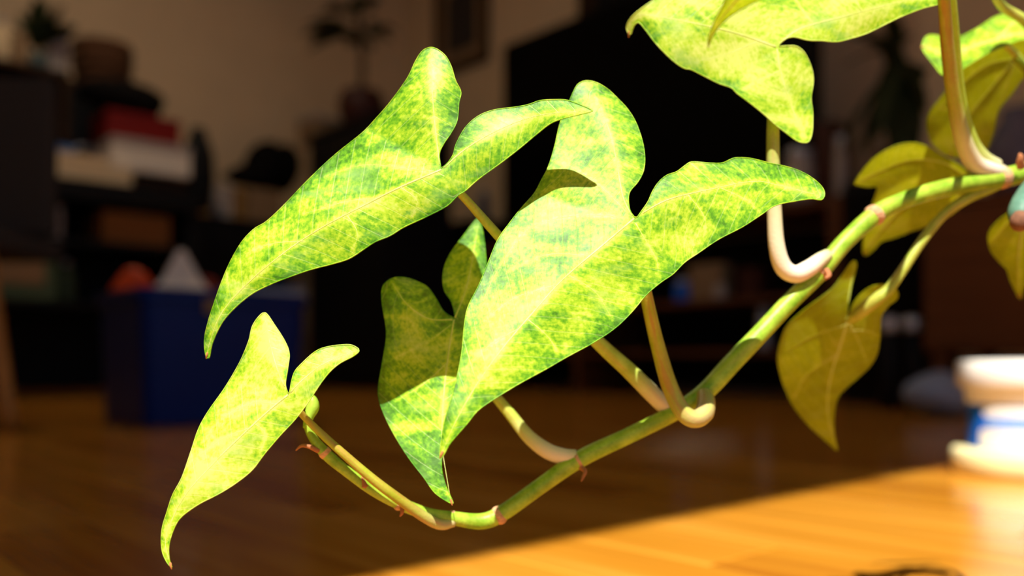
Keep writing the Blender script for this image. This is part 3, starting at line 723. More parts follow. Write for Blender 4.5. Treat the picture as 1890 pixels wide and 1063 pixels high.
# ------------------------------------------------------------------ blue bin and contents
BP = at(265, 790, H * F / (790 - HZ))
kb = BP.y
def rounded_rect(x0, x1, y0, y1, r, n=6):
    pts = []
    for cx, cy, s in ((x1 - r, y1 - r, 0), (x0 + r, y1 - r, 1), (x0 + r, y0 + r, 2), (x1 - r, y0 + r, 3)):
        for k in range(n + 1):
            th = math.pi / 2 * (s + k / n); pts.append((cx + r * math.cos(th), cy + r * math.sin(th)))
    return pts
def loft(bm, sections):
    rings = [[bm.verts.new((x, y, z)) for x, y in pts] for pts, z in sections]
    n = len(rings[0])
    for A, B in zip(rings, rings[1:]):
        for i in range(n): bm.faces.new((A[i], A[(i + 1) % n], B[(i + 1) % n], B[i]))
    return rings
BLn, BWd, BHt = 0.375, 0.300, 0.288
bn = thing('storage_bin', 'open blue plastic bin heaped with papers on the floor', 'bin', (BP.x, BP.y, 0), ROT)
bm = bmesh.new()
def rr(g, r=.03): return rounded_rect(-g, BLn + g, -g, BWd + g, r)
rg = loft(bm, [(rr(-.014), 0.001), (rr(-.008), .004), (rr(.0), BHt - .03), (rr(.0), BHt), (rr(-.005), BHt), (rr(-.016), .012)])
bm.faces.new(rg[0][::-1]); bm.faces.new(rg[-1])
bmesh.ops.recalc_face_normals(bm, faces=bm.faces)
obj('bin_body', bm, M['blue'], bn, smooth=False)
bm = bmesh.new(); rg = loft(bm, [(rr(.0005), BHt - .022), (rr(.010, .036), BHt - .022), (rr(.010, .036), BHt + .004), (rr(-.004), BHt + .004), (rr(-.004), BHt - .004)])
bmesh.ops.recalc_face_normals(bm, faces=bm.faces); obj('rim', bm, M['blue'], bn)
bx('sticker', .125, .165, -.0125, -.0102, BHt - .045, BHt - .016, M['tan'], bn, 0)
def lump(name, loc, sx, sy, sz, m, label=None, cat=None, seed=1, rough=.25, parent=None, rz=ROT, pw=1.0, sub=3, group=None):
    rnd = random.Random(seed)
    bm = bmesh.new(); bmesh.ops.create_icosphere(bm, subdivisions=sub, radius=1.0)
    ph = [(rnd.uniform(1.5, 4), rnd.uniform(0, 6), rnd.choice((0, 1, 2))) for _ in range(7)]
    for v in bm.verts:
        c = v.co.copy(); k = 0
        for f, p, ax in ph: k += math.sin(c[ax] * f + c[(ax + 1) % 3] * f * .7 + p)
        s = 1 + rough * k / 4
        x, y, z = c * s
        z = (z + 1) / 2
        z = max(0, z) ** pw
        v.co = Vector((x * sx, y * sy, z * sz))
    lo = min(v.co.z for v in bm.verts)
    for v in bm.verts: v.co.z -= lo
    o = obj(name, bm, m, parent, smooth=True)
    o.location = loc; o.rotation_euler = (0, 0, rz)
    if label: tag(o, label, cat, group)
    return o
def bin_at(x, y, z): return Vector((BP.x, BP.y, 0)) + room(x, y, 0) + Vector((0, 0, z))
# filling boards: stack of dark cloth that carries the visible pieces
lump('cloth_heap', bin_at(BLn / 2, BWd / 2, .014), .165, .125, .262, M['blackcloth'], 'dark heap of cloth filling the blue bin', 'cloth', 3, .08, pw=.35)
def cone_paper(name, loc, label, cat, m, r, h, seed):
    rnd = random.Random(seed); bm = bmesh.new(); n = 9
    base = [bm.verts.new((r * (1 + rnd.uniform(-.12, .12)) * math.cos(2 * math.pi * i / n), .7 * r * (1 + rnd.uniform(-.12, .12)) * math.sin(2 * math.pi * i / n), rnd.uniform(0, .008))) for i in range(n)]
    mid = [bm.verts.new((v.co.x * .5 + rnd.uniform(-.006, .006), v.co.y * .5 + rnd.uniform(-.006, .006), h * .48 + rnd.uniform(-.006, .006))) for v in base]
    top = [bm.verts.new((v.co.x * .08, v.co.y * .1, h + rnd.uniform(-.004, .002))) for v in base]
    for A, B in ((base, mid), (mid, top)):
        for i in range(n): bm.faces.new((A[i], A[(i + 1) % n], B[(i + 1) % n], B[i]))
    bm.faces.new(top); bm.faces.new(base[::-1])
    bmesh.ops.recalc_face_normals(bm, faces=bm.faces)
    o = obj(name, bm, m); o.location = loc; o.rotation_euler = (0, 0, ROT); tag(o, label, cat); return o
cone_paper('paper', bin_at(.115, .095, .262), 'white sheet of paper peaked like a tent in the bin', 'paper', M['white'], .092, .125, 4)
lump('bag', bin_at(.062, .225, .25), .046, .042, .095, M['orange'], 'orange-red plastic bag at the left side of the bin', 'bag', 5, .3)
lump('cloth', bin_at(.235, .235, .25), .036, .035, .09, M['darkred'], 'dark red cloth behind the paper in the bin', 'cloth', 9, .25)
lump('cloth', bin_at(.155, .235, .25), .04, .035, .085, M['tan'], 'brown cloth between orange bag and paper in the bin', 'cloth', 12, .25)
bx_ = thing('folder', 'light blue folder lying across the right end of the bin', 'folder', bin_at(.285, .085, BHt + .011), ROT)
bx('cover', -.085, .085, -.075, .10, 0.003, .008, M['ltblue'], bx_, .002, Matrix.Rotation(-.05, 4, 'Y'))
bx('paper', -.05, .094, -.07, .09, -.004, .002, M['white'], bx_, .001)

# ------------------------------------------------------------------ black desk with clutter
DB = 3.50
aR = on_b(372, 380, DB)[0]
zT = on_b(60, 318, DB)[2]
aL = aR - 1.35
dk = thing('desk', 'long black desk with open shelves along the far wall', 'desk', room(aL, DB), ROT)
DW = aR - aL
bx('desk_top', 0, DW, 0, .58, zT - .075, zT, M['black'], dk, .004)
bx('side_panel', DW - .05, DW - .005, .02, .56, 0, zT - .076, M['black'], dk, .003)
bx('side_panel', .005, .05, .02, .56, 0, zT - .076, M['black'], dk, .003)
bx('back_panel', .05, DW - .05, .54, .56, 0.02, zT - .076, M['black'], dk, .002)
zS1 = on_b(250, 452, 3.55)[2]
zS2 = on_b(50, 553, 3.52)[2]
bx('shelf', .05, DW - .05, .02, .54, zS1 - .022, zS1, M['black'], dk, .002)
bx('shelf', .05, DW - .05, .02, .54, zS2 - .022, zS2, M['black'], dk, .002)
def pxbox(name, label, cat, px0, px1, py0, py1, b, dep, m, z0=None, bev=.004, group=None, parts=None):
    """a box whose front face spans these columns and rows on the plane b"""
    a0, _, zl = on_b(px0, py1, b); a1 = on_b(px1, py1, b)[0]
    zt = on_b((px0 + px1) / 2, py0, b)[2]
    zb = z0 if z0 is not None else zl
    t = thing(name, label, cat, room((a0 + a1) / 2, b, zb), ROT, group)
    bx('body', -(a1 - a0) / 2, (a1 - a0) / 2, 0, dep, 0.0005, zt - zb, m, t, bev)
    return t, (a1 - a0), zt - zb
def book(label, px0, px1, py0, py1, b, dep, m_cover, m_page, z0, group=None, tilt=0.0):
    a0 = on_b(px0, py1, b)[0]; a1 = on_b(px1, py1, b)[0]
    zt = on_b((px0 + px1) / 2, py0, b)[2]; h = max(.012, zt - z0); w = a1 - a0
    t = thing('book', label, 'book', room((a0 + a1) / 2, b, z0), ROT + tilt, group)
    bx('cover', -w / 2, w / 2, 0, dep, 0, .003, m_cover, t, .0008); bx('cover', -w / 2, w / 2, 0, dep, h - .003, h, m_cover, t, .0008)
    bx('spine', -w / 2, w / 2, dep - .003, dep, .003, h - .003, m_cover, t, 0)
    bx('pages', -w / 2 + .004, w / 2 - .004, .003, dep - .003, .003, h - .003, m_page, t, 0)
    return z0 + h
# front stack
z1 = book('thick cream book lying at the front of the black desk', 102, 246, 302, 336, 3.56, .18, M['cream'], M['cream'], zT + .0005)
z2 = book('paler thin book lying on the thick cream book', 92, 205, 283, 302, 3.58, .16, M['greyw'], M['cream'], z1 + .0005)
book('thin blue book on top of the pale book', 86, 142, 266, 282, 3.60, .13, M['navy'], M['ltblue'], z2 + .0005)
t, w_, h_ = pxbox('paper_box', 'wide dark box under the white carton on the desk', 'box', 246, 345, 326, 352, 3.66, .24, M['darkbrown'], zT + .0005)
zz = zT + .0005 + h_
t, w_, h_ = pxbox('carton', 'white carton under the red box on the desk', 'box', 206, 352, 262, 318, 3.62, .26, M['white'], zz + .001)
bx('lid_flap', -w_ / 2 - .002, w_ / 2 + .002, -.003, .262, h_ - .03, h_ + .001, M['greyw'], t, .002)
zz = zz + .001 + h_ + .0015
t, w_, h_ = pxbox('gift_box', 'flat red box on top of the white carton', 'box', 198, 333, 212, 258, 3.66, .22, M['red'], zz)
bx('lid', -w_ / 2 - .002, w_ / 2 + .002, -.003, .223, h_ - .025, h_ + .001, M['red'], t, .002)
lump('cloth_bag', room(*on_b(232, 215, 3.76)[:2], zz + h_ + .002), .175, .11, .165, M['blackcloth'], 'black soft bag lying on the red box', 'bag', 21, .15)
# hutch at the left with wicker basket and bottles
ha0 = on_b(-60, 120, 3.82)[0]; ha1 = on_b(128, 120, 3.82)[0]; hz = on_b(60, 118, 3.82)[2]
hu = thing('hutch', 'dark brown shelf unit standing on the left of the desk', 'shelf unit', room(ha0, 3.82, zT + .0005), ROT)
hh = hz - zT
bx('top_board', 0, ha1 - ha0, 0, .24, hh - .022, hh, M['darkbrown'], hu, .003)
bx('side_board', 0, .02, 0, .24, 0, hh - .0225, M['darkbrown'], hu, .002); bx('side_board', ha1 - ha0 - .02, ha1 - ha0, 0, .24, 0, hh - .0225, M['darkbrown'], hu, .002)
bx('shelf', .02, ha1 - ha0 - .02, 0, .24, hh * .5, hh * .5 + .018, M['darkbrown'], hu, .002); bx('back_board', .02, ha1 - ha0 - .02, .225, .24, 0, hh - .0225, M['black'], hu, 0)
def wicker_basket(label, loc, r, h, m, handle=None):
    t = thing('basket', label, 'basket', loc, ROT)
    lathe('basket_body', [(0, 0), (r * .8, 0), (r * .86, .01), (r, h * .6), (r * .98, h), (r * .92, h), (r * .9, h * .6), (r * .78, .015), (0, .014)], m, t, 28)
    for k in range(5):
        z = h * (k + .6) / 5.2; q = r * (.86 + .14 * min(1, z / (h * .6)))
        wtube('woven_band', [(q * math.cos(a), q * math.sin(a), z, r * .05) for a in [i * 2 * math.pi / 16 for i in range(17)]], m, t, 2, 6)
    if handle: wtube('handle', [(r * .95 * math.cos(a), 0, h + r * .85 * math.sin(a), r * .09) for a in [i * math.pi / 8 for i in range(9)]], handle, t, 3, 8)
    return t
pb = on_b(196, 165, 3.98)
bk_base = thing('storage_box', 'dark upright box behind the red box, under the wicker basket', 'box', room(pb[0], 3.93, zT + .0005), ROT)
bl = ha1 + .012 - pb[0]
bx('body', bl, .16, 0, .2, 0, pb[2] - zT - .002, M['black'], bk_base, .004); bx('lid', bl - .003, .163, -.003, .203, pb[2] - zT - .03, pb[2] - zT, M['darkbrown'], bk_base, .002)
wicker_basket('brown wicker basket topping the clutter on the desk', room(pb[0], 4.03, pb[2] + .001), .122, .20, M['wicker'])
pb = on_b(140, 275, 3.68)
wicker_basket('dark basket with a pale arched handle behind the cream books', room(ha1 + .058, 3.81, zT + .001), .05, .15, M['wicker'], M['steel'])
# black vase at the right end of the desk
pb = on_b(366, 330, 3.88); vk = (on_b(366, 238, 3.88)[2] - zT) / .262
t = thing('vase', 'black rounded vase at the right end of the desk', 'vase', room(pb[0], 3.88, zT + .001), ROT); t.scale = (.95, .95, vk)
lathe('vase_body', [(0, 0), (.045, 0), (.06, .02), (.075, .10), (.07, .18), (.045, .235), (.032, .25), (.036, .262), (.028, .262), (.026, .25), (0, .24)], M['black'], t)
# bottles, boxes and plant on the hutch
def bottle(name, label, cat, loc, r, h, m, cap, group=None):
    t = thing(name, label, cat, loc, ROT, group)
    lathe('bottle_body', [(0, 0), (r * .9, 0), (r, .006), (r, h * .68), (r * .8, h * .76), (r * .42, h * .84), (r * .42, h * .9), (0, h * .9)], m, t, 20)
    lathe('cap', [(r * .5, h * .88), (r * .5, h * .99), (r * .4, h), (0, h)], cap, t, 16)
    return t
zh = hz + .001
p = on_b(4, 110, 3.93); bottle('bottle', 'cream bottle on the shelf unit at the left edge', 'bottle', room(p[0], 3.94, zh), .032, .19, M['cream'], M['greyw'])
p = on_b(38, 110, 3.93); t, _, _ = pxbox('jar_box', 'small tan box beside the cream bottle', 'box', 24, 52, 62, 100, 3.92, .08, M['tan'], zh)
t, _, _ = pxbox('card_box', 'grey box right of the bushy plant', 'box', 92, 128, 58, 104, 3.90, .09, M['greyw'], zh)
def leaf_blade(bm, base, tip, width, bend=0.15, n=7):
    base, tip = Vector(base), Vector(tip); ax = tip - base; L = ax.length
    side = ax.cross(Vector((0, 0, 1)));
    side = side.normalized() if side.length > 1e-5 else Vector((1, 0, 0))
    nrm = side.cross(ax).normalized(); rows = []
    for i in range(n):
        u = i / (n - 1); w = width * math.sin(math.pi * min(1, u * .92 + .06)) ** .8
        c = base + ax * u + nrm * (L * bend * math.sin(u * math.pi * .5 + .2) - L * bend * .2) - Vector((0, 0, L * bend * u * u))
        rows.append([bm.verts.new(c - side * w / 2 + nrm * w * .12), bm.verts.new(c), bm.verts.new(c + side * w / 2 + nrm * w * .12)])
    for A, B in zip(rows, rows[1:]):
        bm.faces.new((A[0], A[1], B[1], B[0])); bm.faces.new((A[1], A[2], B[2], B[1]))
def potted(name, label, loc, pot_prof, potm, stalk, leaves, lw, stem_r=.006, leafm=None):
    t = thing(name, label, 'plant', loc, 0.0)
    lathe('pot', pot_prof, potm, t, 28)
    lathe('soil', [(0, pot_prof[-1][1] - .005), (pot_prof[-1][0] * .98, pot_prof[-1][1] - .005)], M['soil'], t, 20)
    if stalk: wtube('stalk', [tuple(s) + (stem_r,) for s in stalk], M['bark'], t)
    for i, (b0, tp) in enumerate(leaves):
        bm = bmesh.new(); leaf_blade(bm, b0, tp, lw if not isinstance(lw, (list, tuple)) else lw[i % len(lw)])
        obj('leaf', bm, leafm or M['dkleaf'], t, smooth=True)
    return t
rnd = random.Random(31)
p = on_b(74, 112, 3.93); base = room(p[0], 3.95, zh); lv = []; d_ = base.y
for px, py in ((55, 40), (40, 5), (95, -15), (120, 25), (145, 45), (75, 15), (100, 40), (30, 20), (60, -20), (130, 5), (85, 60), (50, 65), (70, 50), (20, 45)):
    q = at(px, py, d_ + rnd.uniform(-.06, .06)) - base
    lv.append(((q.x * .25, q.y * .25, .09 + .2 * max(0, q.z - .09)), tuple(q)))
potted('leafy_plant', 'bushy dark plant in a teal pot on the shelf unit', base, [(0, 0), (.034, 0), (.040, .01), (.046, .075), (.040, .075), (.038, .07)], M['teal'], [(0, 0, .06), (0.0, 0, .12), (.01, 0, .20)], lv, [.095, .11, .08])
# under the desk
t, w_, h_ = pxbox('cardboard_box', 'brown cardboard box on the upper shelf under the desk', 'box', 190, 314, 394, 452, 3.56, .24, M['card'], zS1 + .0005)
bx('tape', -.02, .02, -.001, .2405, h_ - .002, h_ + .0012, M['tan'], t, 0)
t, w_, h_ = pxbox('paper_stack', 'grey stack of papers on the upper shelf under the desk', 'papers', 52, 116, 378, 408, 3.58, .22, M['greyw'], zS1 + .0005, .001)
t, w_, h_ = pxbox('crate', 'dull green crate with a tan label on the lower shelf', 'crate', -30, 106, 446, 553, 3.54, .26, M['green'], zS2 + .0005, .006)
bx('label_card', -w_ / 2 + .02, w_ / 2 - .045, -.003, 0, h_ * .28, h_ * .80, M['tan'], t, .001)
bx('rim', -w_ / 2 - .004, w_ / 2 + .004, -.004, .264, h_ - .016, h_ + .001, M['green'], t, .002)
p = on_b(126, 553, 3.60); bottle('bottle', 'small dull green bottle beside the green crate', 'bottle', room(p[0], 3.62, zS2 + .0005), .03, .16, M['green'], M['greyw'])

# ------------------------------------------------------------------ low cabinet beyond the desk, boxes on it
LB0 = 4.20
c0 = on_b(352, 400, LB0)[0]; c1 = 2.22; cz = on_b(430, 402, LB0)[2]
lc = thing('low_cabinet', 'low black cabinet with a row of boxes past the desk', 'cabinet', room(c0, LB0), ROT)
bx('carcass', 0, c1 - c0, .02, .44, .0, cz - .02, M['black'], lc, .003); bx('cabinet_top', -.01, c1 - c0 + .01, 0, .45, cz - .02, cz, M['black'], lc, .003)
dl = bx('door', .01, (c1 - c0) / 2 - .004, .004, .0195, .05, cz - .03, M['black'], lc, .002); bx('knob', (c1 - c0) / 2 - .05, (c1 - c0) / 2 - .03, -.012, .004, cz * .5, cz * .5 + .02, M['steel'], dl, .003)
dl = bx('door', (c1 - c0) / 2 + .004, c1 - c0 - .01, .004, .0195, .05, cz - .03, M['black'], lc, .002); bx('knob', (c1 - c0) / 2 + .03, (c1 - c0) / 2 + .05, -.012, .004, cz * .5, cz * .5 + .02, M['steel'], dl, .003)
for nm, lb, a_, b_, y0_, m_ in (('folder_box', 'narrow amber box nearest the desk end', 358, 392, 334, M['amber']), ('folder_box', 'grey box between the two amber boxes', 396, 430, 342, M['greyw']),
                               ('folder_box', 'thin amber box left of the wide tan box', 434, 453, 346, M['amber']), ('folder_box', 'wide tan box at the end of the box row', 457, 520, 350, M['tan'])):
    t, w_, h_ = pxbox(nm, lb, 'box', a_, b_, y0_, 402, LB0 + .05, .24, m_, cz + .0005)
    bx('flap', -w_ / 2 + .002, w_ / 2 - .002, -.002, .0, h_ * .55, h_ * .95, m_, t, .0005)
p = on_b(400, 402, LB0 + .02); bottle('bottle', 'small navy bottle in front of the grey box', 'bottle', room(p[0], LB0 + .025, cz + .0005), .022, .07, M['navy'], M['navy'])
# black backpack slumped over the boxes
p = on_b(520, 352, 4.3)
bp = thing('backpack', 'black backpack slumped on top of the tan box', 'backpack', room(p[0] - .02, 4.36, p[2] + .002), ROT)
lump('bag_body', (0, 0, 0), .13, .10, .27, M['blackcloth'], seed=46, rough=.45, parent=bp, rz=0, pw=1.3)
lump('pocket', (-.13, -.03, 0), .13, .08, .10, M['blackcloth'], seed=45, rough=.4, parent=bp, rz=0)
wtube('strap', [(.02, -.1, .05, .012), (-.06, -.14, .12, .012), (-.05, -.09, .22, .012), (0, -.02, .26, .012)], M['blackcloth'], bp)

# ------------------------------------------------------------------ tall black cabinet, pot plant, clear box
ka0, ka1, kb0, kb1 = 2.30, 2.70, 3.45, 4.15
kz = on_a(575, 250, ka0)[2]
kc = thing('tall_cabinet', 'tall black cabinet carrying a dark red pot', 'cabinet', room(ka0, kb0), ROT)
KW = kb1 - kb0
bx('carcass', .02, ka1 - ka0, 0, KW, 0, kz - .025, M['black'], kc, .003); bx('cabinet_top', -.008, ka1 - ka0, -.008, KW + .008, kz - .025, kz, M['black'], kc, .003)
for y0_, y1_ in ((.008, KW / 2 - .003), (KW / 2 + .003, KW - .008)):
    dl = bx('door', .003, .0195, y0_, y1_, .06, kz - .035, M['black'], kc, .002)
    ky = y1_ - .05 if y0_ < .1 else y0_ + .03
    bx('knob', -.012, .003, ky, ky + .02, kz * .5, kz * .5 + .02, M['black'], dl, .003)
pc = on_a(664, 220, 2.45)
base = room(2.46, pc[1], kz + .001)
lv = []; rnd = random.Random(12)
for px, py in ((555, 65), (575, 75), (600, 40), (585, 30), (560, 45), (640, 10), (665, -10), (690, 20), (715, 60), (725, 75), (700, 45), (660, 75), (640, 55), (680, 90), (625, 20), (610, 55), (650, 30), (735, 55), (690, 70), (668, 60), (596, 10), (570, 95), (645, 85), (705, -5)):
    q = at(px, py, base.y + rnd.uniform(-.15, .15)) - base
    hub = Vector((0.0, 0, .52)) if py > 30 else Vector((-.02, 0, .62))
    s = hub + (q - hub) * .25
    lv.append((tuple(s), tuple(q)))
potted('potted_tree', 'dark leafy tree in a dark red pot on the black cabinet', base,
       [(0, 0), (.075, 0), (.085, .01), (.118, .10), (.120, .15), (.105, .19), (.098, .205), (.090, .205), (.088, .195)], M['pot_red'], [(0, 0, .18), (.005, 0, .35), (-.005, 0, .5), (-.02, 0, .64)], lv, [.09, .11, .075], .016)
pc = on_a(582, 240, 2.42)
t = thing('storage_tub', 'dim grey storage tub left of the dark red pot', 'tub', room(2.46, pc[1], kz + .001), ROT)
bm = bmesh.new(); rg = loft(bm, [(rounded_rect(-.09, .09, -.09, .09, .02), 0), (rounded_rect(-.1, .1, -.1, .1, .02), .12)]); bm.faces.new(rg[0][::-1]); bm.faces.new(rg[1]); obj('body', bm, M['tan'], t)
bm = bmesh.new(); rg = loft(bm, [(rounded_rect(-.106, .106, -.106, .106, .022), .1205), (rounded_rect(-.106, .106, -.106, .106, .022), .138)]); bm.faces.new(rg[0][::-1]); bm.faces.new(rg[1]); obj('lid', bm, M['greyw'], t)

# ------------------------------------------------------------------ low sideboard left of the TV
sb = thing('sideboard', 'low black sideboard between tall cabinet and television', 'sideboard', room(2.84, 3.42), ROT)
sz = 0.86
bx('carcass', .02, .40, 0, 1.0, .06, sz - .025, M['black'], sb, .003); bx('sideboard_top', 0, .41, -.006, 1.006, sz - .025, sz, M['black'], sb, .003)
for k in range(3):
    dl = bx('door', .004, .0195, .01 + k * .33, .33 + k * .33, .08, sz - .035, M['black'], sb, .002); bx('handle', -.008, .004, .15 + k * .33, .19 + k * .33, sz - .10, sz - .09, M['black'], dl, .001)
for x_ in (.04, .36):
    for y_ in (.04, .96): bx('leg', x_ - .02, x_ + .02, y_ - .02, y_ + .02, 0, .06, M['black'], sb, .002)
pc = on_a(922, 400, 2.95); bottle('bottle', 'slim blue-grey bottle on the sideboard beside the television', 'bottle', room(2.93, max(3.47, pc[1]), sz + .001), .03, .16, M['navy'], M['steel'])

# ------------------------------------------------------------------ television on its stand
TA = 2.95
tl = on_a(928, 85, TA); tr = on_a(1505, 300, TA)
tvw = tl[1] - tr[1]; tzt = tl[2]
stz = on_a(1500, 366, 2.75)[2]
tv = thing('television', 'large black flat television on the wooden stand', 'television', room(TA, tr[1], stz + .001), ROT)
th_ = tzt - stz
bx('casing', .004, .05, 0, tvw, .055, th_, M['black'], tv, .004)
bx('screen', 0, .0045, .012, tvw - .012, .075, th_ - .012, M['screen'], tv, .0)
for f in (.2, .8):
    bx('foot', -.08, .12, tvw * f - .02, tvw * f + .02, 0, .008, M['black'], tv, .002); bx('neck', .015, .04, tvw * f - .015, tvw * f + .015, .008, .06, M['black'], tv, .002)
se = on_a(1553, 366, 2.75)[1]
sw = 3.36 - se
stand = thing('tv_stand', 'reddish brown wooden stand with open shelves below the television', 'tv stand', room(2.75, se), ROT)
bx('stand_top', 0, .44, 0, sw, stz - .03, stz, M['brown'], stand, .003)
for y_ in (0, sw - .05, sw * .62):
    bx('post', 0.002, .43, y_, y_ + (.05 if y_ in (0, sw - .05) else .03), 0, stz - .0305, M['brown'], stand, .003)
zsh = on_a(1320, 551, 2.75)[2]; zsl = on_a(1320, 646, 2.75)[2]
for z_ in (zsh, zsl): bx('shelf', 0.004, .42, .0505, sw - .0505, z_ - .02, z_, M['brown'], stand, .002)
bx('back_panel', .425, .437, .05, sw - .05, .03, stz - .04, M['black'], stand, .001)
def pxbox_a(name, label, cat, px0, px1, py0, z0, a, dep, m, bev=.004):
    b1 = on_a(px0, 500, a)[1]; b0 = on_a(px1, 500, a)[1]; zt = on_a((px0 + px1) / 2, py0, a)[2]
    t = thing(name, label, cat, room(a, (b0 + b1) / 2, z0 + .0006), ROT)
    bx('body', 0, dep, -(b1 - b0) / 2, (b1 - b0) / 2, 0, zt - z0, m, t, bev)
    return t, b1 - b0, zt - z0
def jar(label, px, py, z0, a, r, m, cap):
    b = on_a(px, 500, a)[1]; zt = on_a(px, py, a)[2]; h = max(.03, zt - z0)
    t = thing('jar', label, 'jar', room(a + r, b, z0 + .0006), ROT)
    lathe('jar_body', [(0, 0), (r * .92, 0), (r, .006), (r, h * .75), (r * .85, h * .82), (0, h * .82)], m, t, 20); lathe('lid', [(0, h * .80), (r * .9, h * .80), (r * .9, h * .98), (r * .8, h), (0, h)], cap, t, 20)
jar('blue jar on the middle shelf of the television stand', 1250, 515, zsh, 2.82, .03, M['tubblue'], M['steel'])
t, w_, h_ = pxbox_a('tin', 'tan tin on the middle shelf between two jars', 'tin', 1272, 1330, 488, zsh, 2.86, .08, M['tan']); bx('lid', -.002, .082, -w_ / 2 - .002, w_ / 2 + .002, h_ - .012, h_ + .001, M['tan'], t, .001)
jar('pale squat jar in front of the tan tin', 1322, 524, zsh, 2.78, .024, M['greyw'], M['greyw'])
t, w_, h_ = pxbox_a('box', 'dark red box on the middle shelf', 'box', 1360, 1400, 496, zsh, 2.88, .1, M['pot_red']); bx('lid', -.002, .102, -w_ / 2 - .002, w_ / 2 + .002, h_ - .012, h_ + .001, M['pot_red'], t, .001)
jar('pale steel canister on the lower shelf of the television stand', 1403, 566, zsl, 2.80, .026, M['steel'], M['steel'])
jar('pale blue jar on top of the television stand', 1462, 272, stz, 2.80, .05, M['greyw'], M['steel'])
t, w_, h_ = pxbox_a('box', 'red-brown upright box at the end of the television stand', 'box', 1503, 1538, 224, stz, 2.86, .14, M['pot_red']); bx('lid', -.002, .142, -w_ / 2 - .002, w_ / 2 + .002, h_ - .02, h_ + .001, M['pot_red'], t, .001)
jar('small blue-grey jar at the very end of the stand', 1546, 250, stz, 2.78, .02, M['greyw'], M['steel'])

# ------------------------------------------------------------------ pictures on the TV wall
def picture(label, px0, px1, pyb, height, m_frame, m_mat, m_art, wd=.045):
    b1 = on_a(px0, 100, A1 - .03)[1]; b0 = on_a(px1, 100, A1 - .03)[1]; zb = on_a((px0 + px1) / 2, pyb, A1 - .03)[2]
    t = thing('picture', label, 'picture', room(A1 - .001, (b0 + b1) / 2, zb), ROT); w = b1 - b0
    for nm, y0_, y1_, z0_, z1_ in (('frame_bar', -w / 2, w / 2, 0, wd), ('frame_bar', -w / 2, w / 2, height - wd, height), ('frame_bar', -w / 2, -w / 2 + wd, wd, height - wd), ('frame_bar', w / 2 - wd, w / 2, wd, height - wd)):
        bx(nm, -.03, 0, y0_, y1_, z0_, z1_, m_frame, t, .003)
    bx('mount', -.012, -.002, -w / 2 + wd, w / 2 - wd, wd, height - wd, m_mat, t, 0)
    bx('print', -.014, -.012, -w / 2 + wd * 2.3, w / 2 - wd * 2.3, wd * 2.4, height - wd * 2.4, m_art, t, 0)
picture('framed picture with dark print and pale mount on the beige wall', 800, 898, 128, .60, M['darkbrown'], M['tan'], M['charcoal'], .05)
picture('dark brown framed picture above the television', 1066, 1290, 120, .75, M['darkbrown'], M['darkbrown'], M['black'])

# ------------------------------------------------------------------ right of the stand
sp0 = on_a(1693, 600, 2.72)[1]; sp1 = se - .012
sc = thing('speaker', 'narrow black floor speaker between stand and brown cabinet', 'speaker', room(2.74, sp0), ROT)
sh = .72
bx('cabinet', .0, .3, 0, sp1 - sp0, .02, sh, M['black'], sc, .006); bx('grille', -.012, 0, .012, sp1 - sp0 - .012, .06, sh - .04, M['blackcloth'], sc, .003); bx('plinth', -.01, .31, -.004, sp1 - sp0 + .004, 0, .02, M['black'], sc, .002)
base = room(2.87, (sp0 + sp1) / 2, sh + .001)
lv = []; rnd = random.Random(5)
for px, py in ((1560, 120), (1575, 220), (1600, 60), (1610, 270), (1640, 20), (1660, 120), (1690, 60), (1700, 200), (1680, 280), (1630, 240), (1585, 285), (1655, 290), (1720, 120), (1600, 180), (1625, 130), (1560, 60), (1650, 60), (1690, 160), (1605, 250), (1570, 270)):
    q = at(px, py, base.y + rnd.uniform(-.12, .02)) - base
    lv.append(((rnd.uniform(-.01, .01), rnd.uniform(-.01, .01), .30 + rnd.uniform(-.08, .15)), tuple(q)))
potted('strappy_plant', 'dark plant with long drooping leaves on the speaker', base, [(0, 0), (.05, 0), (.055, .008), (.07, .10), (.062, .10), (.06, .09)], M['black'], [(0, 0, .08), (0, 0, .25), (0, 0, .42)], lv, [.075, .06, .085], .01)
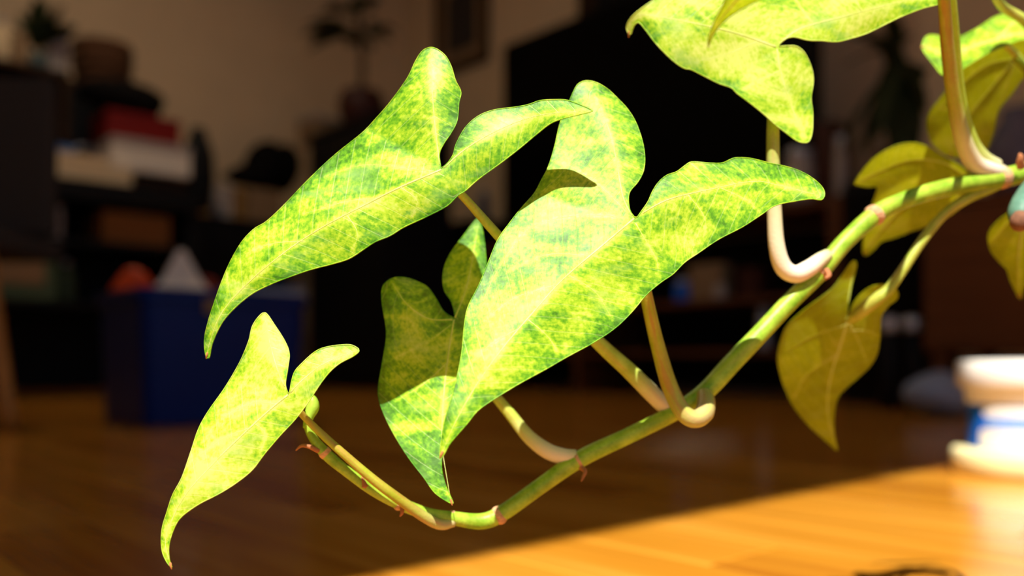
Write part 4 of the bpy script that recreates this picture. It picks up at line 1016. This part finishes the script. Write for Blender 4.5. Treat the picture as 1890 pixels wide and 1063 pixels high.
for i, (px, lb) in enumerate(((1640, 'dark bottle with steel cap left of its twin by the speaker'), (1682, 'dark bottle with steel cap nearest the brown cabinet'))):
    dd = 2.52
    p = at(px, 700, dd); t = thing('bottle', lb, 'bottle', (p.x, p.y, 0), ROT, 'dark bottles by the speaker')
    zc = at(px, 583, dd).z
    lathe('bottle_body', [(0, 0), (.026, 0), (.029, .006), (.029, zc * .62), (.022, zc * .76), (.018, zc - .045), (0, zc - .045)], M['black'], t, 20)
    lathe('cap', [(.0195, zc - .046), (.026, zc - .04), (.028, zc - .018), (.022, zc - .004), (0, zc)], M['steel'], t, 20)
bb1 = on_a(1702, 500, 2.50)[1]; bb0 = .22
bc = thing('cabinet', 'reddish brown wooden cabinet on legs behind the white tub', 'cabinet', room(2.50, bb0), ROT)
bw = bb1 - bb0; bz0, bz1 = .165, on_a(1760, 366, 2.5)[2]
bx('carcass', .018, .42, 0, bw, bz0, bz1 - .02, M['brown'], bc, .003); bx('cabinet_top', -.004, .43, -.006, bw + .006, bz1 - .02, bz1, M['brown'], bc, .003)
for k in range(2):
    dl = bx('door', .0, .0175, .006 + k * bw / 2, bw / 2 - .004 + k * bw / 2, bz0 + .006, bz1 - .026, M['brown'], bc, .002); ky = bw / 2 + (.03 if k else -.05)
    bx('knob', -.016, 0, ky, ky + .02, (bz0 + bz1) / 2, (bz0 + bz1) / 2 + .02, M['darkbrown'], dl, .004)
for x_ in (.04, .39):
    for y_ in (.035, bw - .035): bx('leg', x_ - .018, x_ + .018, y_ - .018, y_ + .018, 0, bz0 + .001, M['brown'], bc, .002)
p = on_a(1868, 300, 2.62); t = thing('vase', 'lilac-grey round vase on the brown cabinet', 'vase', room(2.66, p[1], bz1 + .001), ROT)
lathe('vase_body', [(0, 0), (.05, 0), (.058, .006), (.085, .08), (.082, .15), (.05, .21), (.038, .235), (.044, .25), (.036, .25), (.03, .23), (0, .22)], plain('lilac_grey_glaze', (.12, .11, .16), .5, .15), t)
p = at(1735, 700, 2.22)
lump('plastic_bag', (p.x, p.y, 0.001), .10, .075, .118, M['bagp'], 'crumpled pale blue plastic bag on the floor by the cabinet', 'bag', 77, .3)
